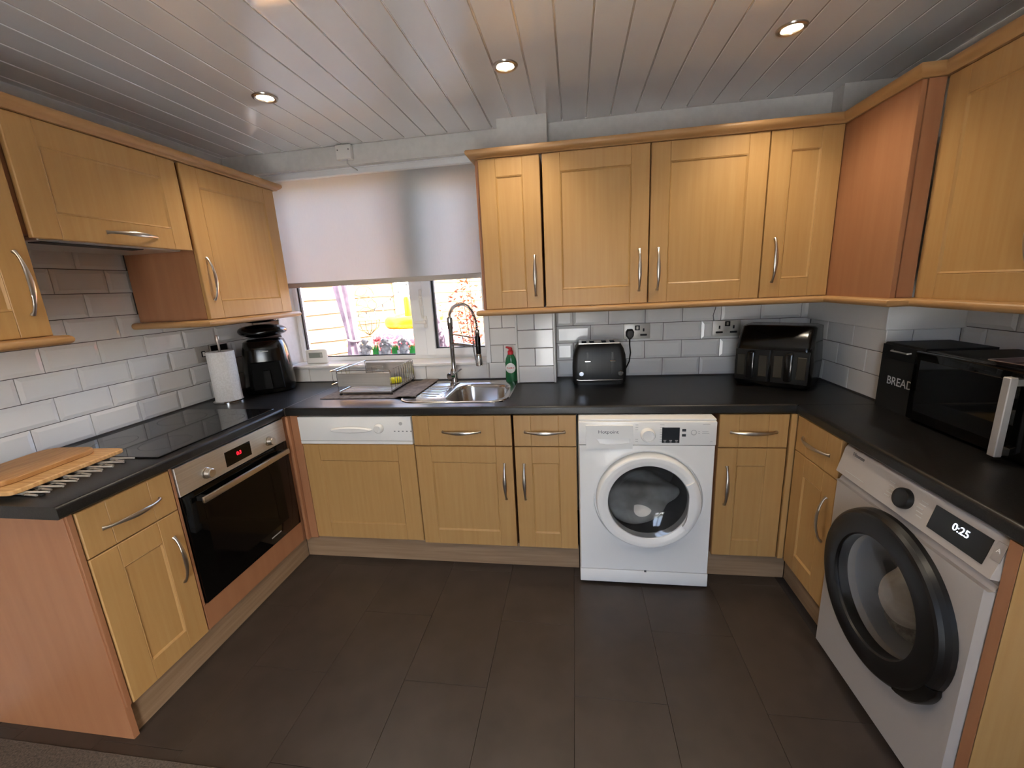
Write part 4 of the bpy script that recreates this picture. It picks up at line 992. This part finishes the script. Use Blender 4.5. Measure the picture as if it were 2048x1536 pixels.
# three stone monkeys and grass on the outer ledge
M['stone'] = noise_col(mat('stone_grey', '8f8a88', .9), '7c7775', 'a5a09d', (1, 1, 1), 40, 4, bump=.4)
def monkey(x, label, arms):
    r = thing('monkey_statue', label, 'statue', (x, .945, 1.03), 0, 'stone monkeys on the ledge')
    g = G(); vs = bmesh.ops.create_icosphere(g.bm, subdivisions=3, radius=1)['verts']
    for v in vs: v.co = Vector((v.co.x*(.036-.008*v.co.z), v.co.y*.030, .044+v.co.z*.046))
    g.ob('body', 'stone', r, ang=80)
    g = G(); vs = bmesh.ops.create_icosphere(g.bm, subdivisions=3, radius=1)['verts']
    for v in vs: v.co = Vector((v.co.x*.023, v.co.y*.023-.003, .108+v.co.z*.025))
    for s in (-1, 1):
        es = bmesh.ops.create_icosphere(g.bm, subdivisions=2, radius=.008)['verts']
        for v in es: v.co += Vector((s*.024, 0, .110))
    g.ob('head', 'stone', r, ang=80)
    for s in (-1, 1):
        G().tube([(s*.028, 0, .078), (s*.042, .004, .055+arms*.01), (s*.036, -.012, .075+arms*.012), (s*.018, -.022, .088+arms*.012)], [.011, .010, .008, .008], 10).ob('arm', 'stone', r)
        G().tube([(s*.020, -.01, .018), (s*.036, -.026, .030), (s*.030, -.034, .006)], [.016, .014, .010], 10).ob('leg', 'stone', r)
for x, a, l in ((-1.312, 0, 'small pale stone monkey statue nearest the curtain, on the outer ledge'), (-1.155, 1, 'small stone monkey statue between the two others on the outer ledge'), (-1.012, 2, 'small stone monkey statue nearest the window mullion, on the outer ledge')): monkey(x, l, a)
gm = mat('grass_green', '2f9a3a', .7)
for k, x in enumerate((-1.235, -1.083, -.945)):
    g = G(); rnd = random.Random(k)
    for i in range(110):
        bx, by = rnd.uniform(-.020, .020), rnd.uniform(-.015, .015); h = rnd.uniform(.045, .085); tx, ty = rnd.uniform(-.008, .008), rnd.uniform(-.008, .008); wv = .0022
        g.loft([[Vector((bx-wv, by, 0)), Vector((bx+wv, by, 0)), Vector((bx, by+wv, 0))], [Vector((bx+tx-.0004, by+ty, h)), Vector((bx+tx+.0004, by+ty, h)), Vector((bx+tx, by+ty+.0004, h))]], True, True)
    o = g.ob('grass_tuft', gm, None, (x, .945, 1.0302)); o['kind'] = 'stuff'
    tag(o, ('tuft of bright green artificial grass below the red flower', 'tuft of bright green artificial grass between two stone monkeys, without flower', 'tuft of bright green artificial grass against the mullion')[k], 'grass', None)
fw = thing('flower', 'red artificial flower between two stone monkeys', 'flower', (-1.238, .985, 1.0303))
G().tube([(0, 0, 0), (.002, 0, .10)], .003, 6).ob('stem', gm, fw)
rm = mat('petal_red', 'c01c1c', .6)
for i in range(9):
    a = 2*PI*i/9; c, s = math.cos(a), math.sin(a); r = .03
    G().loft([[Vector((.004*c, .004*s, .098)), Vector((.005*c, .005*s, .101)), Vector((.004*c+.002, .004*s, .10))], [Vector((r*.7*c-.01*s, r*.7*s+.01*c, .108)), Vector((r*.7*c, r*.7*s, .113)), Vector((r*.7*c+.01*s, r*.7*s-.01*c, .108))], [Vector((r*c-.002*s, r*s, .118)), Vector((r*c, r*s, .120)), Vector((r*c+.002*s, r*s, .118))]]).ob('petal', rm, fw)
# red leaved maple
mp_ = thing('maple_shrub', 'red leaved maple shrub in front of the farther fence', 'shrub', (-.55, 2.2, -.1)) if False else thing('maple_shrub', 'red leaved maple shrub in a pot rising beside the pool', 'shrub', (-.50, 1.12, -.13))
rnd = random.Random(11); br = G(); ends = []
for i in range(9):
    a = rnd.uniform(2.0, 4.6); h = rnd.uniform(1.15, 1.72); sp_ = rnd.uniform(.02, .17)
    p = [Vector((rnd.uniform(-.03, .03), 0, .3)), Vector((sp_*.3*math.cos(a), sp_*.3*math.sin(a)*.6, .9)), Vector((sp_*math.cos(a), sp_*math.sin(a)*.6, h))]
    br.tube(p, [.010, .006, .002], 6); ends += [p[1].lerp(p[2], t) for t in (.4, .6, .8, 1)]
br.ob('branches', mat('bark', '5a3a2c', .9), mp_)
lf = G()
for i in range(420):
    c = rnd.choice(ends)+Vector((rnd.gauss(0, .045), rnd.gauss(0, .04), rnd.gauss(0, .045)))
    q = Matrix.Rotation(rnd.uniform(0, 6.28), 3, 'Z') @ Matrix.Rotation(rnd.uniform(-1, 1), 3, 'X') @ Matrix.Rotation(rnd.uniform(-1, 1), 3, 'Y'); s = rnd.uniform(.018, .032)
    for k in range(5):
        b = -1.1+.55*k; ca, sa_ = math.sin(b), math.cos(b)
        v = [lf.bm.verts.new(c+q @ Vector(u)*s) for u in ((0, 0, 0), (.5*ca-.14*sa_, .5*sa_+.14*ca, .05), (ca, sa_, .0), (.5*ca+.14*sa_, .5*sa_-.14*ca, .05))]
        lf.bm.faces.new(v)
lo_ = lf.ob('foliage', noise_col(mat('maple_leaf', 'a8442a', .7), '8f3222', 'c4653a', (1, 1, 1), 9, 2), mp_, ang=80); lo_['kind'] = 'stuff'
G().lathe([(.12, 0), (.15, .02), (.17, .30), (.18, .31), (.18, .34), (.16, .34), (.15, .30), (.001, .29)], 28).ob('pot', mat('terracotta', '9a5a3c', .8), mp_)
